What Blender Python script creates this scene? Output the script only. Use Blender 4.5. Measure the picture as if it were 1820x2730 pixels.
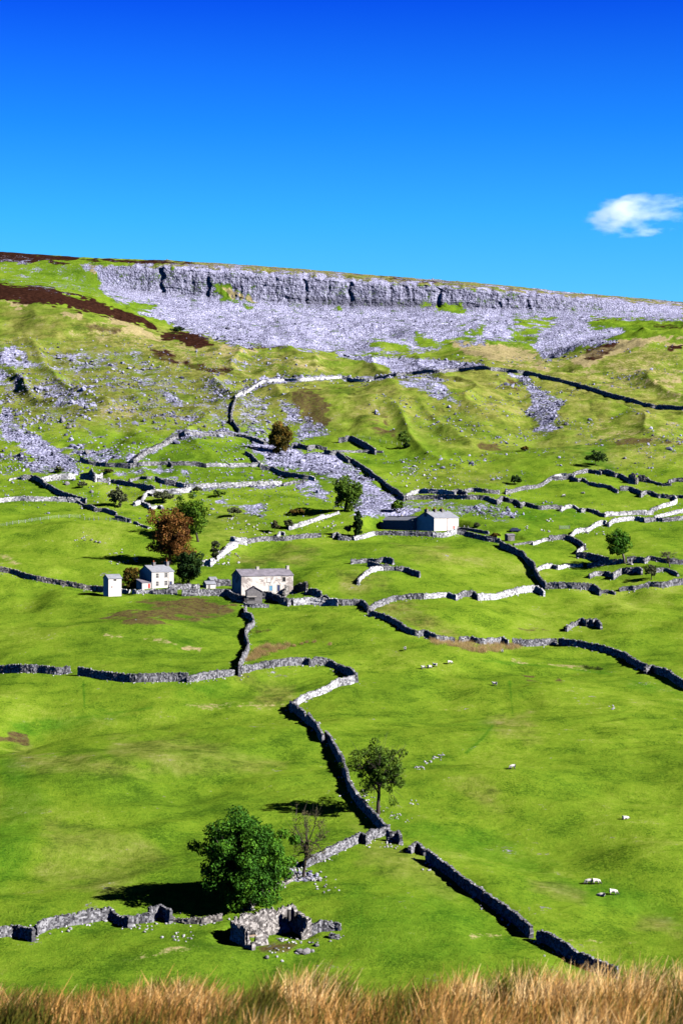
import bpy, bmesh, math, random
import numpy as np
from mathutils import Vector, Matrix
from mathutils.bvhtree import BVHTree

random.seed(7)
rng = np.random.default_rng(7)
for o in list(bpy.data.objects):
    bpy.data.objects.remove(o)
SC = bpy.context.scene
COL = SC.collection
R = math.radians

# ---------------------------------------------------------------- camera, world, sun, exposure
F = 5308.0                      # focal length in pixels of the 1820 x 2730 photograph
PITCH = 0.0                     # camera held level
CAMZ = 1.6
cam = bpy.data.cameras.new('camera')
cam.sensor_fit = 'VERTICAL'
cam.sensor_height = 36.0
cam.sensor_width = 24.0
cam.lens = F / 2730.0 * 36.0
cam.clip_start = 0.2
cam.clip_end = 30000
cam.dof.use_dof = True
cam.dof.focus_distance = 420.0
cam.dof.aperture_fstop = 5.0
camo = bpy.data.objects.new('camera', cam)
COL.objects.link(camo)
camo.location = (0, 0, CAMZ)
camo.rotation_euler = (math.pi / 2 + PITCH, 0, 0)
SC.camera = camo

SUN_EL, SUN_AZ = R(32), R(112)          # azimuth clockwise from +Y
SUN = Vector((math.sin(SUN_AZ) * math.cos(SUN_EL), math.cos(SUN_AZ) * math.cos(SUN_EL), math.sin(SUN_EL)))
w = bpy.data.worlds.new('World')
SC.world = w
w.use_nodes = True
nt = w.node_tree
nt.nodes.clear()
N, L = nt.nodes.new, nt.links.new
sky = N('ShaderNodeTexSky')
sky.sky_type = 'NISHITA'
sky.sun_disc = False
sky.sun_elevation = SUN_EL
sky.sun_rotation = SUN_AZ
sky.altitude = 400
sky.air_density = 1.0
sky.dust_density = 0.2
sky.ozone_density = 4.0
geo = N('ShaderNodeTexCoord')
sep = N('ShaderNodeSeparateXYZ')
L(geo.outputs['Generated'], sep.inputs[0])
ramp = N('ShaderNodeValToRGB')
L(sep.outputs['Z'], ramp.inputs[0])
e = ramp.color_ramp.elements
# deep polarised blue: tint of the clear sky by elevation
SKYT = [(0.0, (0.05, 0.12, 0.16)), (0.085, (0.10, 0.32, 0.45)), (0.103, (0.155, 0.52, 0.73)), (0.146, (0.075, 0.46, 0.78)), (0.19, (0.030, 0.32, 0.80)), (0.25, (0.007, 0.130, 0.74)), (0.27, (0.006, 0.08, 0.60)), (0.35, (0.002, 0.02, 0.15)), (1.0, (0.001, 0.003, 0.02))]
e[0].position = SKYT[0][0]; e[0].color = (*SKYT[0][1], 1)
e[1].position = SKYT[-1][0]; e[1].color = (*SKYT[-1][1], 1)
for p, c in SKYT[1:-1]:
    q = e.new(p); q.color = (*c, 1)
mul = N('ShaderNodeMix')
mul.data_type = 'RGBA'; mul.blend_type = 'MULTIPLY'
mul.inputs[0].default_value = 1.0
L(sky.outputs[0], mul.inputs[6]); L(ramp.outputs[0], mul.inputs[7])
bg = N('ShaderNodeBackground')
bg.inputs[1].default_value = 0.080
L(mul.outputs[2], bg.inputs[0])
wo = N('ShaderNodeOutputWorld')
L(bg.outputs[0], wo.inputs[0])

sl = bpy.data.lights.new('sun', 'SUN')
sl.energy = 5.0
sl.angle = R(0.5)
sl.color = (1.0, 0.96, 0.9)
so = bpy.data.objects.new('sun', sl)
COL.objects.link(so)
so.rotation_euler = SUN.to_track_quat('Z', 'Y').to_euler()

SC.view_settings.view_transform = 'Standard'
SC.view_settings.look = 'None'
SC.view_settings.gamma = 1.0
SC.view_settings.use_curve_mapping = False
SC.view_settings.exposure = 1.7
SC.cycles.max_bounces = 4
SC.cycles.diffuse_bounces = 0
SC.cycles.volume_bounces = 4
SC.cycles.transparent_max_bounces = 8

# ---------------------------------------------------------------- helpers
SCALES = dict(A1=(0, 1120, 480), A2=(440, 1120, 480), A3=(900, 1120, 480), A4=(1340, 1120, 480),
              B1=(0, 1360, 480), B2=(440, 1360, 480), B3=(900, 1360, 480), B4=(1340, 1360, 480),
              T=(0, 640, 910), U=(910, 640, 910), M1=(0, 1100, 910), M2=(910, 1100, 910),
              M3=(0, 1560, 910), M4=(910, 1560, 910), L1=(0, 2060, 910), L2=(910, 2060, 910),
              R=(600, 2420, 320), W=(700, 1740, 400), X=(700, 1960, 420), Y=(1100, 1680, 720),
              H=(260, 1480, 260), G=(580, 1480, 260), K=(980, 1340, 420))


def P(key, *pts):
    """survey sheet coordinates -> photograph coordinates"""
    x0, y0, wd = SCALES[key]
    s = wd / 1568.0
    return [(x0 + x * s, y0 + y * s) for x, y in pts]


def tag(o, label=None, cat=None, group=None, kind=None):
    if label: o['label'] = label
    if cat: o['category'] = cat
    if group: o['group'] = group
    if kind: o['kind'] = kind
    return o


def empty(name, loc, rz=0.0):
    o = bpy.data.objects.new(name, None)
    COL.objects.link(o)
    o.location = loc
    o.rotation_euler = (0, 0, rz)
    o.empty_display_size = 0.5
    return o


def npmesh(name, v, f, mat=None, parent=None, tone=None, smooth=False, colors=None, uvs=None):
    """v (n,3); f (m,k) all the same k, or list of arrays with different k"""
    me = bpy.data.meshes.new(name)
    fl = f if isinstance(f, list) else [f]
    fl = [np.asarray(q, dtype=np.int32) for q in fl if len(q)]
    v = np.asarray(v, dtype=np.float32)
    nl = sum(q.size for q in fl)
    nf = sum(len(q) for q in fl)
    me.vertices.add(len(v))
    me.vertices.foreach_set('co', v.ravel())
    me.loops.add(nl)
    me.loops.foreach_set('vertex_index', np.concatenate([q.ravel() for q in fl]))
    me.polygons.add(nf)
    sizes = np.concatenate([np.full(len(q), q.shape[1], dtype=np.int32) for q in fl])
    st = np.concatenate([[0], np.cumsum(sizes)[:-1]]).astype(np.int32)
    me.polygons.foreach_set('loop_start', st)
    me.polygons.foreach_set('loop_total', sizes)
    me.polygons.foreach_set('use_smooth', np.full(nf, smooth, dtype=bool))
    me.update(calc_edges=True)
    if tone is not None:
        at = me.attributes.new('tone', 'FLOAT', 'FACE')
        at.data.foreach_set('value', np.asarray(tone, dtype=np.float32))
    if colors is not None:
        for nm, c in colors.items():
            at = me.attributes.new(nm, 'FLOAT_COLOR', 'POINT')
            at.data.foreach_set('color', np.asarray(c, dtype=np.float32).ravel())
    if mat: me.materials.append(mat)
    o = bpy.data.objects.new(name, me)
    COL.objects.link(o)
    if parent: o.parent = parent
    return o


class MB:
    """collects quads and triangles, builds one mesh"""
    def __init__(s): s.v = []; s.f = []
    def add(s, vs, fs):
        b = len(s.v)
        s.v += [tuple(q) for q in vs]
        s.f += [tuple(b + i for i in q) for q in fs]
    def box(s, c, d, rz=0.0, jit=0.0, taper=1.0):
        hx, hy, hz = d[0] / 2, d[1] / 2, d[2] / 2
        cs, sn = math.cos(rz), math.sin(rz)
        vs = []
        for z in (-1, 1):
            t = taper if z > 0 else 1.0
            for x, y in ((-1, -1), (1, -1), (1, 1), (-1, 1)):
                a, b2 = x * hx * t, y * hy * t
                vs.append((c[0] + a * cs - b2 * sn + random.uniform(-jit, jit), c[1] + a * sn + b2 * cs + random.uniform(-jit, jit),
                           c[2] + z * hz + random.uniform(-jit, jit)))
        s.add(vs, [(3, 2, 1, 0), (4, 5, 6, 7), (0, 1, 5, 4), (1, 2, 6, 5), (2, 3, 7, 6), (3, 0, 4, 7)])
    def tube(s, pts, rad, n=6):
        rings = []
        for i, p in enumerate(pts):
            p = Vector(p)
            a = Vector(pts[max(i - 1, 0)]); b = Vector(pts[min(i + 1, len(pts) - 1)])
            d = (b - a)
            if d.length < 1e-6: d = Vector((0, 0, 1))
            d.normalize()
            u = d.cross(Vector((0.3, 0.9, 0.1))).normalized()
            w2 = d.cross(u)
            rings.append([p + (u * math.cos(2 * math.pi * k / n) + w2 * math.sin(2 * math.pi * k / n)) * rad[i] for k in range(n)])
        vs = [q for r in rings for q in r]
        fs = []
        for i in range(len(pts) - 1):
            for k in range(n):
                fs.append((i * n + k, i * n + (k + 1) % n, (i + 1) * n + (k + 1) % n, (i + 1) * n + k))
        fs.append(tuple(range(n - 1, -1, -1)))
        fs.append(tuple((len(pts) - 1) * n + k for k in range(n)))
        s.add(vs, fs)
    def build(s, name, mat, parent=None, smooth=False):
        me = bpy.data.meshes.new(name)
        me.from_pydata(s.v, [], s.f)
        me.materials.append(mat)
        if smooth: me.polygons.foreach_set('use_smooth', [True] * len(me.polygons))
        me.update()
        o = bpy.data.objects.new(name, me)
        COL.objects.link(o)
        if parent: o.parent = parent
        return o


def _h(ix, iy, seed):
    n = (ix.astype(np.int64) * 374761393 + iy.astype(np.int64) * 668265263 + seed * 1442695041) & 0x7fffffff
    n = ((n ^ (n >> 13)) * 1274126177) & 0x7fffffff
    n = (n ^ (n >> 16)) & 0xffff
    return n / 65535.0


def vnoise(x, y, seed=0):
    """smooth value noise in -1..1"""
    xi, yi = np.floor(x), np.floor(y)
    fx, fy = x - xi, y - yi
    fx = fx * fx * fx * (fx * (fx * 6 - 15) + 10)
    fy = fy * fy * fy * (fy * (fy * 6 - 15) + 10)
    a, b = _h(xi, yi, seed), _h(xi + 1, yi, seed)
    c, d = _h(xi, yi + 1, seed), _h(xi + 1, yi + 1, seed)
    return ((a * (1 - fx) + b * fx) * (1 - fy) + (c * (1 - fx) + d * fx) * fy) * 2 - 1


def fbm(x, y, seed=0, oct=4, gain=0.5):
    s = 0; a = 1; t = 0
    for i in range(oct):
        # rotate every octave so that no lattice shows
        ca, sa = math.cos(0.6 * i + 0.35), math.sin(0.6 * i + 0.35)
        s = s + a * vnoise((x * ca - y * sa) * 2 ** i, (x * sa + y * ca) * 2 ** i, seed + i * 17)
        t += a; a *= gain
    return s / t


# ---------------------------------------------------------------- materials
ALB = 0.52     # exposure is set for a dim subject, so real base colours stay low


def nmat(name):
    m = bpy.data.materials.new(name)
    m.use_nodes = True
    n = m.node_tree
    b = n.nodes['Principled BSDF']
    b.inputs['Roughness'].default_value = 0.9
    b.inputs['Specular IOR Level'].default_value = 0.15
    return m, n, b


def _noise(n, scale, detail=4, rough=0.6, src=None, dist=0.0):
    t = n.nodes.new('ShaderNodeTexNoise')
    t.inputs['Scale'].default_value = scale
    t.inputs['Detail'].default_value = detail
    t.inputs['Roughness'].default_value = rough
    t.inputs['Distortion'].default_value = dist
    if src: n.links.new(src, t.inputs['Vector'])
    return t.outputs['Fac']


def _ramp(n, src, stops):
    r = n.nodes.new('ShaderNodeValToRGB')
    n.links.new(src, r.inputs[0])
    el = r.color_ramp.elements
    def col(c): return (*(q * ALB for q in c), 1) if isinstance(c, tuple) else (c, c, c, 1)
    el[0].position, el[0].color = stops[0][0], col(stops[0][1])
    el[1].position, el[1].color = stops[-1][0], col(stops[-1][1])
    for p, c in stops[1:-1]:
        q = el.new(p); q.color = col(c)
    return r.outputs[0]


def _mix(n, fac, a, b, blend='MIX'):
    m = n.nodes.new('ShaderNodeMix')
    m.data_type = 'RGBA'; m.blend_type = blend
    for s, v in ((0, fac), (6, a), (7, b)):
        if hasattr(v, 'is_linked') or hasattr(v, 'links'):
            n.links.new(v, m.inputs[s])
        elif isinstance(v, tuple):
            m.inputs[s].default_value = (*(q * ALB for q in v), 1)
        else:
            m.inputs[s].default_value = v
    return m.outputs[2]


def _math(n, op, a, b=None, clamp=False):
    m = n.nodes.new('ShaderNodeMath')
    m.operation = op; m.use_clamp = clamp
    for s, v in ((0, a), (1, b)):
        if v is None: continue
        if hasattr(v, 'links'): n.links.new(v, m.inputs[s])
        else: m.inputs[s].default_value = v
    return m.outputs[0]


def _bump(n, b, h, strength, dist):
    u = n.nodes.new('ShaderNodeBump')
    u.inputs['Strength'].default_value = strength
    u.inputs['Distance'].default_value = dist
    n.links.new(h, u.inputs['Height'])
    n.links.new(u.outputs[0], b.inputs['Normal'])


def _pos(n):
    return n.nodes.new('ShaderNodeNewGeometry').outputs['Position']


def _tone(n):
    a = n.nodes.new('ShaderNodeAttribute')
    a.attribute_name = 'tone'
    return a.outputs['Fac']


def stone_mat(name, dark, mid, light, scale=1.2, bump=0.12):
    m, n, b = nmat(name)
    p = _pos(n)
    t = _tone(n)
    f = _math(n, 'ADD', _math(n, 'MULTIPLY', t, 0.65), _math(n, 'MULTIPLY', _noise(n, scale, 5, 0.7, p), 0.6))
    c = _ramp(n, f, [(0.2, dark), (0.55, mid), (0.95, light)])
    n.links.new(c, b.inputs['Base Color'])
    _bump(n, b, _noise(n, scale * 3, 4, 0.7, p), 0.8, bump)
    return m


def plain(name, col, rough=0.85, var=0.15, scale=1.5, metallic=0.0, spec=0.2, bump=0.0):
    m, n, b = nmat(name)
    p = _pos(n)
    c2 = tuple(max(0, x * (1 - var)) for x in col); c1 = tuple(x * (1 + var) for x in col)
    c = _ramp(n, _noise(n, scale, 5, 0.65, p), [(0.3, c2), (0.7, c1)])
    n.links.new(c, b.inputs['Base Color'])
    b.inputs['Roughness'].default_value = rough
    b.inputs['Metallic'].default_value = metallic
    b.inputs['Specular IOR Level'].default_value = spec
    if bump: _bump(n, b, _noise(n, scale * 4, 4, 0.6, p), 0.6, bump)
    return m


def leaf_mat(name, stops, trans=0.25):
    m, n, b = nmat(name)
    p = _pos(n)
    f = _math(n, 'ADD', _math(n, 'MULTIPLY', _tone(n), 0.6), _math(n, 'MULTIPLY', _noise(n, 0.55, 3, 0.6, p), 0.5))
    c = _ramp(n, f, stops)
    n.links.new(c, b.inputs['Base Color'])
    b.inputs['Roughness'].default_value = 0.7
    b.inputs['Specular IOR Level'].default_value = 0.1
    if trans:
        tr = n.nodes.new('ShaderNodeBsdfTranslucent')
        n.links.new(c, tr.inputs[0])
        mx = n.nodes.new('ShaderNodeMixShader')
        mx.inputs[0].default_value = trans
        n.links.new(b.outputs[0], mx.inputs[1]); n.links.new(tr.outputs[0], mx.inputs[2])
        n.links.new(mx.outputs[0], n.nodes['Material Output'].inputs[0])
    return m


MATS = {}
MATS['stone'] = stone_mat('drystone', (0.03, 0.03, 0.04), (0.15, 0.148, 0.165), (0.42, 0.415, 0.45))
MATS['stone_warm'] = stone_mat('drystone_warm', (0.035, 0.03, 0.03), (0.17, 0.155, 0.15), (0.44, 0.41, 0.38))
MATS['stone_pale_lit'] = stone_mat('drystone_pale_lit', (0.08, 0.08, 0.09), (0.42, 0.415, 0.44), (0.85, 0.84, 0.88))  # paler drystone for bright walls; some of their sunlight is put into the colour
MATS['ruin'] = stone_mat('ruin_stone', (0.03, 0.028, 0.028), (0.22, 0.20, 0.195), (0.58, 0.54, 0.52), 1.5, 0.08)
MATS['rock'] = stone_mat('scree_rock', (0.05, 0.05, 0.08), (0.21, 0.21, 0.32), (0.48, 0.48, 0.68), 0.8, 0.1)
MATS['boulder'] = stone_mat('boulder', (0.16, 0.15, 0.16), (0.42, 0.41, 0.44), (0.66, 0.65, 0.68), 1.5, 0.08)
MATS['white'] = plain('limewash', (0.74, 0.70, 0.66), 0.9, 0.12, 1.1, bump=0.02)
MATS['oldwhite'] = None
MATS['slate'] = plain('slate', (0.30, 0.31, 0.36), 0.6, 0.22, 0.9, bump=0.03)
MATS['slate_old'] = plain('slate_old', (0.22, 0.20, 0.24), 0.7, 0.35, 0.7, bump=0.04)
MATS['darkstone'] = plain('rubble_wall', (0.23, 0.215, 0.22), 0.95, 0.3, 2.0, bump=0.06)
MATS['pot'] = plain('clay_pot', (0.42, 0.10, 0.04), 0.8)
MATS['glass'] = plain('pane', (0.03, 0.035, 0.05), 0.15, 0.1, 1.0, spec=0.5)
MATS['dark'] = plain('dark_opening', (0.012, 0.012, 0.014), 0.9)
MATS['frame'] = plain('stone_surround', (0.55, 0.5, 0.46), 0.8)
MATS['blue'] = plain('blue_paint', (0.10, 0.28, 0.45), 0.6)
MATS['navy'] = plain('navy_paint', (0.02, 0.03, 0.10), 0.35, spec=0.5)
MATS['red'] = plain('red_paint', (0.55, 0.03, 0.02), 0.6)
MATS['wood'] = plain('weathered_wood', (0.20, 0.19, 0.18), 0.9)
MATS['greypost'] = plain('pale_post', (0.34, 0.36, 0.32), 0.9)
MATS['bark'] = plain('bark', (0.07, 0.055, 0.045), 0.95, 0.3, 3.0, bump=0.03)
MATS['bark_pale'] = plain('bark_pale', (0.15, 0.13, 0.11), 0.95, 0.3, 3.0, bump=0.03)
MATS['metal'] = plain('galvanised', (0.35, 0.42, 0.38), 0.5, metallic=0.3)
MATS['rubber'] = plain('rubber', (0.02, 0.02, 0.02), 0.8)

m, n, b = nmat('stained_limewash')
p = _pos(n)
base = _ramp(n, _noise(n, 1.0, 5, 0.7, p), [(0.35, (0.62, 0.56, 0.52)), (0.6, (0.74, 0.69, 0.64))])
st = _ramp(n, _noise(n, 0.33, 5, 0.75, p, 0.6), [(0.49, 0.0), (0.57, 1.0)])
c = _mix(n, st, base, (0.34, 0.29, 0.27))
n.links.new(c, b.inputs['Base Color'])
_bump(n, b, _noise(n, 5, 4, 0.6, p), 0.5, 0.03)
MATS['oldwhite'] = m
# ---------------------------------------------------------------- terrain
SP, CP = math.sin(PITCH), math.cos(PITCH)


def elev_tan(v):
    Y = -(v - 1365.0) / F
    return (SP + Y * CP) / (CP - Y * SP)


def project(x, y, z):
    zz = z - CAMZ
    dep = y * CP + zz * SP
    dep = np.where(dep < 0.5, 0.5, dep)
    return 910 + F * x / dep, 1365 - F * (-y * SP + zz * CP) / dep


UK = np.array([-1500, 0, 150, 300, 450, 600, 750, 910, 1050, 1200, 1350, 1480, 1560, 1650, 1820, 3300], float)
def row(*a): return np.array(a, float)
# each level: list of v and of distance at UK
def const(v): return np.full(len(UK), float(v))
LV = []          # (D, v) hill levels, from the valley floor up
LV.append((const(266), const(2725)))
LV.append((const(290), const(2610)))
LV.append((const(310), const(2500)))
LV.append((const(327), const(2400)))
LV.append((const(345), const(2300)))
LV.append((const(374), const(2180)))
LV.append((const(412), const(2044)))
LV.append((const(455), const(1945)))
LV.append((const(522), const(1775)))
LV.append((const(556), const(1700)))
LV.append((const(604), const(1600)))
LV.append((const(645), const(1510)))
LV.append((const(692), const(1415)))
LV.append((const(762), const(1300)))
LV.append((const(835), const(1190)))
LV.append((const(915), const(1085)))
LV.append((const(1000), row(990, 985, 985, 990, 1005, 1010, 1015, 1015, 1005, 1000, 1005, 1010, 990, 985, 985, 985)))
LV.append((row(1190, 1180, 1165, 1150, 1120, 1110, 1095, 1085, 1085, 1090, 1085, 1080, 1100, 1110, 1130, 1150),
           row(800, 800, 805, 842, 890, 925, 925, 952, 965, 955, 958, 955, 908, 893, 868, 850)))
LV.append((row(1222, 1212, 1200, 1190, 1165, 1155, 1145, 1130, 1130, 1135, 1130, 1130, 1150, 1160, 1180, 1190),
           row(775, 775, 790, 842, 893, 926, 928, 950, 955, 940, 945, 955, 911, 896, 866, 850)))
LV.append((row(1252, 1245, 1240, 1235, 1225, 1225, 1225, 1220, 1220, 1220, 1220, 1225, 1228, 1230, 1235, 1240),
           row(752, 752, 765, 800, 835, 858, 866, 872, 872, 872, 872, 872, 862, 858, 850, 845)))
LV.append((row(1292, 1290, 1290, 1290, 1290, 1290, 1290, 1290, 1290, 1290, 1290, 1290, 1290, 1290, 1290, 1290),
           row(728, 728, 742, 768, 782, 795, 806, 815, 818, 820, 824, 828, 831, 833, 838, 842)))
LV.append((row(1312, 1312, 1308, 1302, 1299, 1298, 1298, 1298, 1298, 1298, 1299, 1300, 1301, 1302, 1306, 1310),
           row(700, 706, 708, 708, 714, 725, 736, 748, 757, 768, 780, 793, 801, 808, 824, 850)))
LV.append((row(*([1375] * 16)), row(640, 671, 684, 696, 702, 710, 720, 733, 745, 756, 768, 781, 788, 794, 808, 900)))
NR = [6, 26, 44, 40, 40, 48, 54, 40, 68, 30, 40, 36, 38, 46, 44, 42, 38, 30, 12, 34, 28, 64, 22]   # rows in each interval
NR = NR[1:]

# columns: dense inside the view, sparse far outside
uc = np.concatenate([np.linspace(-30000, -3000, 14)[:-1], np.linspace(-3000, -200, 60)[:-1], np.linspace(-200, 2020, 741)[:-1],
                     np.linspace(2020, 4800, 60)[:-1], np.linspace(4800, 32000, 14)])
def smoothed(vals):
    ug = np.arange(-1500, 3301, 10.0)
    g = np.interp(ug, UK, vals)
    k = np.exp(-0.5 * (np.arange(-12, 13) / 5.0) ** 2); k /= k.sum()
    g = np.convolve(np.pad(g, 12, mode='edge'), k, mode='valid')
    return np.interp(uc, ug, g)

Dk, Zk = [], []
# near ground: behind the camera, the bank the camera stands on, the hidden dip
NEAR = [(-400, 60.0), (-60, 6.0), (-2, 0.0), (10, -1.75), (17, -2.80), (26, -6.2), (60, -18.0), (130, -38.5)]
NRN = [6, 10, 12, 14, 12, 10, 12, 12]
for D, z in NEAR:
    Dk.append(np.full(len(uc), float(D))); Zk.append(np.full(len(uc), z))
tiltx = np.clip((uc - 910) / 910.0, -1.3, 1.3)
Zk[3] = Zk[3] + 0.10 * tiltx; Zk[4] = Zk[4] + 0.20 * np.clip(tiltx, 0, 1.3) ** 3 + 0.03 * tiltx
for D, v in LV:
    d = smoothed(D); vv = smoothed(v)
    # the flanks of the valley beyond the frame rise and fall a little
    Dk.append(d); Zk.append(CAMZ + d * elev_tan(vv))
Dk.append(np.full(len(uc), 1520.0)); Zk.append(Zk[-1] + 3.0)
Dk.append(np.full(len(uc), 2600.0)); Zk.append(Zk[-1] - 4.0)
Dk.append(np.full(len(uc), 7000.0)); Zk.append(Zk[-1] - 30.0)
NRALL = NRN + NR + [8, 8, 6]
Dk = np.array(Dk); Zk = np.array(Zk)
K = len(Dk)
assert len(NRALL) == K - 1, (len(NRALL), K)
h = np.diff(Dk, axis=0); dl = np.diff(Zk, axis=0) / h
m_ = np.zeros_like(Dk)
same = dl[:-1] * dl[1:] > 0
w1 = 2 * h[1:] + h[:-1]; w2 = h[1:] + 2 * h[:-1]
with np.errstate(divide='ignore', invalid='ignore'):
    hm = (w1 + w2) / (w1 / dl[:-1] + w2 / dl[1:])
m_[1:-1] = np.where(same, hm, 0)
m_[0], m_[-1] = dl[0], dl[-1]
ys, zs = [], []
lev = []
for k in range(K - 1):
    n_ = NRALL[k]
    for j in range(n_ + (1 if k == K - 2 else 0)):
        s = j / n_
        hh = h[k]
        ys.append(Dk[k] + s * hh)
        zs.append((1 + 2 * s) * (1 - s) ** 2 * Zk[k] + s * (1 - s) ** 2 * hh * m_[k] + s * s * (3 - 2 * s) * Zk[k + 1] + s * s * (s - 1) * hh * m_[k + 1])
        lev.append(k + s)
Y_ = np.array(ys); Z_ = np.array(zs); LEV = np.array(lev)[:, None] * np.ones((1, len(uc)))
ND, NC = Y_.shape
U_ = uc[None, :] * np.ones((ND, 1))
X_ = (U_ - 910) / F * (np.maximum(Y_, 0) + 25.0 * np.exp(-np.maximum(Y_, -100) / 25.0)) * 1.004
X_ = np.where(Y_ < 0, (U_ - 910) / F * (25.0 + np.abs(Y_) * 0.6) * 1.004, X_)

# relief
def win(a, lo, hi, soft):
    return np.clip((a - lo) / soft, 0, 1) * np.clip((hi - a) / soft, 0, 1)
pu, pv = project(X_, Y_, Z_)
KN = len(NEAR)
fields = win(Y_, 190, 1250, 60)
up = np.clip((Y_ - 720) / 160, 0, 1) * np.clip((1180 - Y_) / 80, 0, 1)
wx = X_ + 14 * vnoise(X_ / 60, Y_ / 60, 91); wy = Y_ + 14 * vnoise(X_ / 60 + 7, Y_ / 60, 92)
dz = fields * (2.1 * vnoise(wx / 62, wy / 52, 1) + 1.5 * vnoise(wx / 27, wy / 22, 2) + 0.48 * vnoise(wx / 11, wy / 9, 3)
               + 0.13 * vnoise(X_ / 4.2, Y_ / 4.2, 4) + 0.05 * vnoise(X_ / 1.8, Y_ / 1.8, 5))
gul = 1 - np.abs(vnoise(wx / 24 + 0.25 * wy / 24, wy / 95, 6))
dz += up * (3.7 * (gul ** 2 - 0.4) + 1.1 * vnoise(wx / 14, wy / 12, 7) + 0.45 * vnoise(X_ / 5, Y_ / 5, 8) + 0.2 * vnoise(X_ / 2.2, Y_ / 2.2, 9))
# little soil creep steps across the steeper pasture
ter = np.clip((Y_ - 260) / 200, 0, 1) * np.clip((1000 - Y_) / 100, 0, 1) * np.clip(vnoise(X_ / 70, Y_ / 55, 31) + 0.1, 0, 1)
dz += ter * 0.22 * np.sin((Y_ + 6 * vnoise(X_ / 18, Y_ / 18, 32)) * 2 * math.pi / 3.3)
tal = win(Y_, 1150, 1290, 25) * np.clip((U_ - 200) / 150, 0, 1)
dz += tal * (1.3 * vnoise(X_ / 22, Y_ / 28, 10) + 0.6 * vnoise(X_ / 6, Y_ / 6, 11) + 0.4 * vnoise(X_ / 2.5, Y_ / 2.5, 12))
moor = np.clip((Y_ - 1300) / 40, 0, 1) * np.clip((1380 - Y_) / 60 + 0.25, 0.25, 1)
dz += moor * (0.5 * vnoise(X_ / 9, Y_ / 9, 13) + 0.3 * vnoise(X_ / 3, Y_ / 3, 14))
near = np.clip((60 - Y_) / 30, 0, 1)
dz += near * 0.05 * vnoise(X_ / 1.2, Y_ / 1.2, 15)
def bump(u, v, D, ru, rd, hgt):
    """a swelling (or hollow) of the ground around the point of the hillside seen at u, v"""
    global dz
    x0 = (u - 910) / F * D
    dz += hgt * np.exp(-(((X_ - x0) / ru) ** 2 + ((Y_ - D) / rd) ** 2))
bump(560, 1980, 440, 26, 12, 2.6)
bump(250, 1930, 460, 22, 14, -1.6)
bump(250, 2080, 404, 18, 18, 1.6)
bump(60, 1950, 450, 9, 30, -2.6)
bump(330, 1690, 560, 26, 8, 2.2)
bump(520, 2560, 300, 11, 7, 1.2)
bump(1180, 1650, 578, 16, 10, 2.4)
bump(1300, 1760, 530, 24, 9, 1.8)
bump(1500, 2330, 340, 14, 10, -1.5)
bump(1650, 2300, 346, 14, 8, 1.4)
bump(1400, 2100, 392, 16, 12, 1.4)
bump(760, 1130, 880, 20, 30, -5.0)
bump(1150, 1060, 945, 30, 26, 4.0)
bump(1400, 1110, 900, 8, 40, -4.0)
bump(560, 1200, 825, 30, 14, 2.5)
bump(180, 1440, 680, 34, 22, 3.0)
bump(1650, 1240, 800, 40, 18, 2.0)
Z_ = Z_ + dz

# level stances cut into the slope for the buildings: survey point, shift along and into the slope, radius
pu, pv = project(X_, Y_, Z_)
for bu, bv, th_, sf, sg, rad in ((1157, 1416, 42, 4.0, 5.0, 10.5), (1157, 1416, 42, 0.0, 14.0, 12.0), (405, 1569, 38, 4, 3, 8), (290, 1591, 30, 2, 2, 5), (644, 1589, 27, 4, 3, 7), (644, 1589, 27, 13, 3, 7),
                             (658, 2525, 29, 4, 2, 6.0), (676, 1611, 9, 2, 2, 4), (1355, 1442, 20, 1, 1, 4), (236, 1279, 0, 0, 2, 6)):
    k_ = np.argmin((pu - bu) ** 2 + (pv - bv) ** 2 + np.where(Y_ < 150, 1e9, 0))
    bx_, by_, bz_ = X_.ravel()[k_], Y_.ravel()[k_], Z_.ravel()[k_]
    t_ = R(th_)
    qx, qy = bx_ + sf * math.cos(t_) - sg * math.sin(t_), by_ + sf * math.sin(t_) + sg * math.cos(t_)
    dd = np.hypot(X_ - qx, Y_ - qy)
    w_ = np.clip((rad * 1.5 - dd) / (rad * .5), 0, 1); w_ = w_ * w_ * (3 - 2 * w_)
    Z_ = Z_ * (1 - w_) + w_ * (bz_ + .04 * (Y_ - by_))

# cliff: buttresses, gullies and bedding in the steep band
S0 = KN + 20
inb = np.clip((LEV - (S0 - 0.15)) / 0.2, 0, 1) * np.clip((S0 + 1.02 - LEV) / 0.12, 0, 1)
cl_amp = np.clip((U_ - 190) / 200, 0, 1) * np.clip((1900 - U_) / 500, 0.15, 1)
but = vnoise(U_ / 55 + LEV * .3, LEV * 1.2, 41) * 2.2 + (1 - np.abs(vnoise(U_ / 19 + LEV * .5, LEV * 2.0, 42)) * 2) * 0.9 * (1 + vnoise(U_ / 120, LEV * 0, 49)) + vnoise(U_ / 6, LEV * 11, 43) * 1.1 + vnoise(U_ / 11, LEV * 5, 50) * 0.8
bed = np.floor((LEV - S0) * 8 + 0.7 * vnoise(U_ / 90, LEV * 0, 44) + U_ * 0.0015)
but += (_h(bed, np.floor(U_ / 70), 45) - 0.5) * 1.5
for cu, wd, dp in ((431, 7, 8), (556, 6, 5), (512, 3, 2), (640, 3, 3), (815, 6, 5), (738, 3, 3), (932, 6, 5), (990, 3, 2),
                   (1101, 3, 3), (1168, 7, 7), (1330, 3, 2.5), (1406, 5, 4), (875, 2.5, 3), (1040, 4, 3)):
    but += -dp * np.exp(-((U_ + 5 * vnoise(LEV * 5, U_ * 0 + cu, 46) - cu) / wd) ** 2)
Y_ = Y_ - inb * cl_amp * but * 0.34
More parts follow.
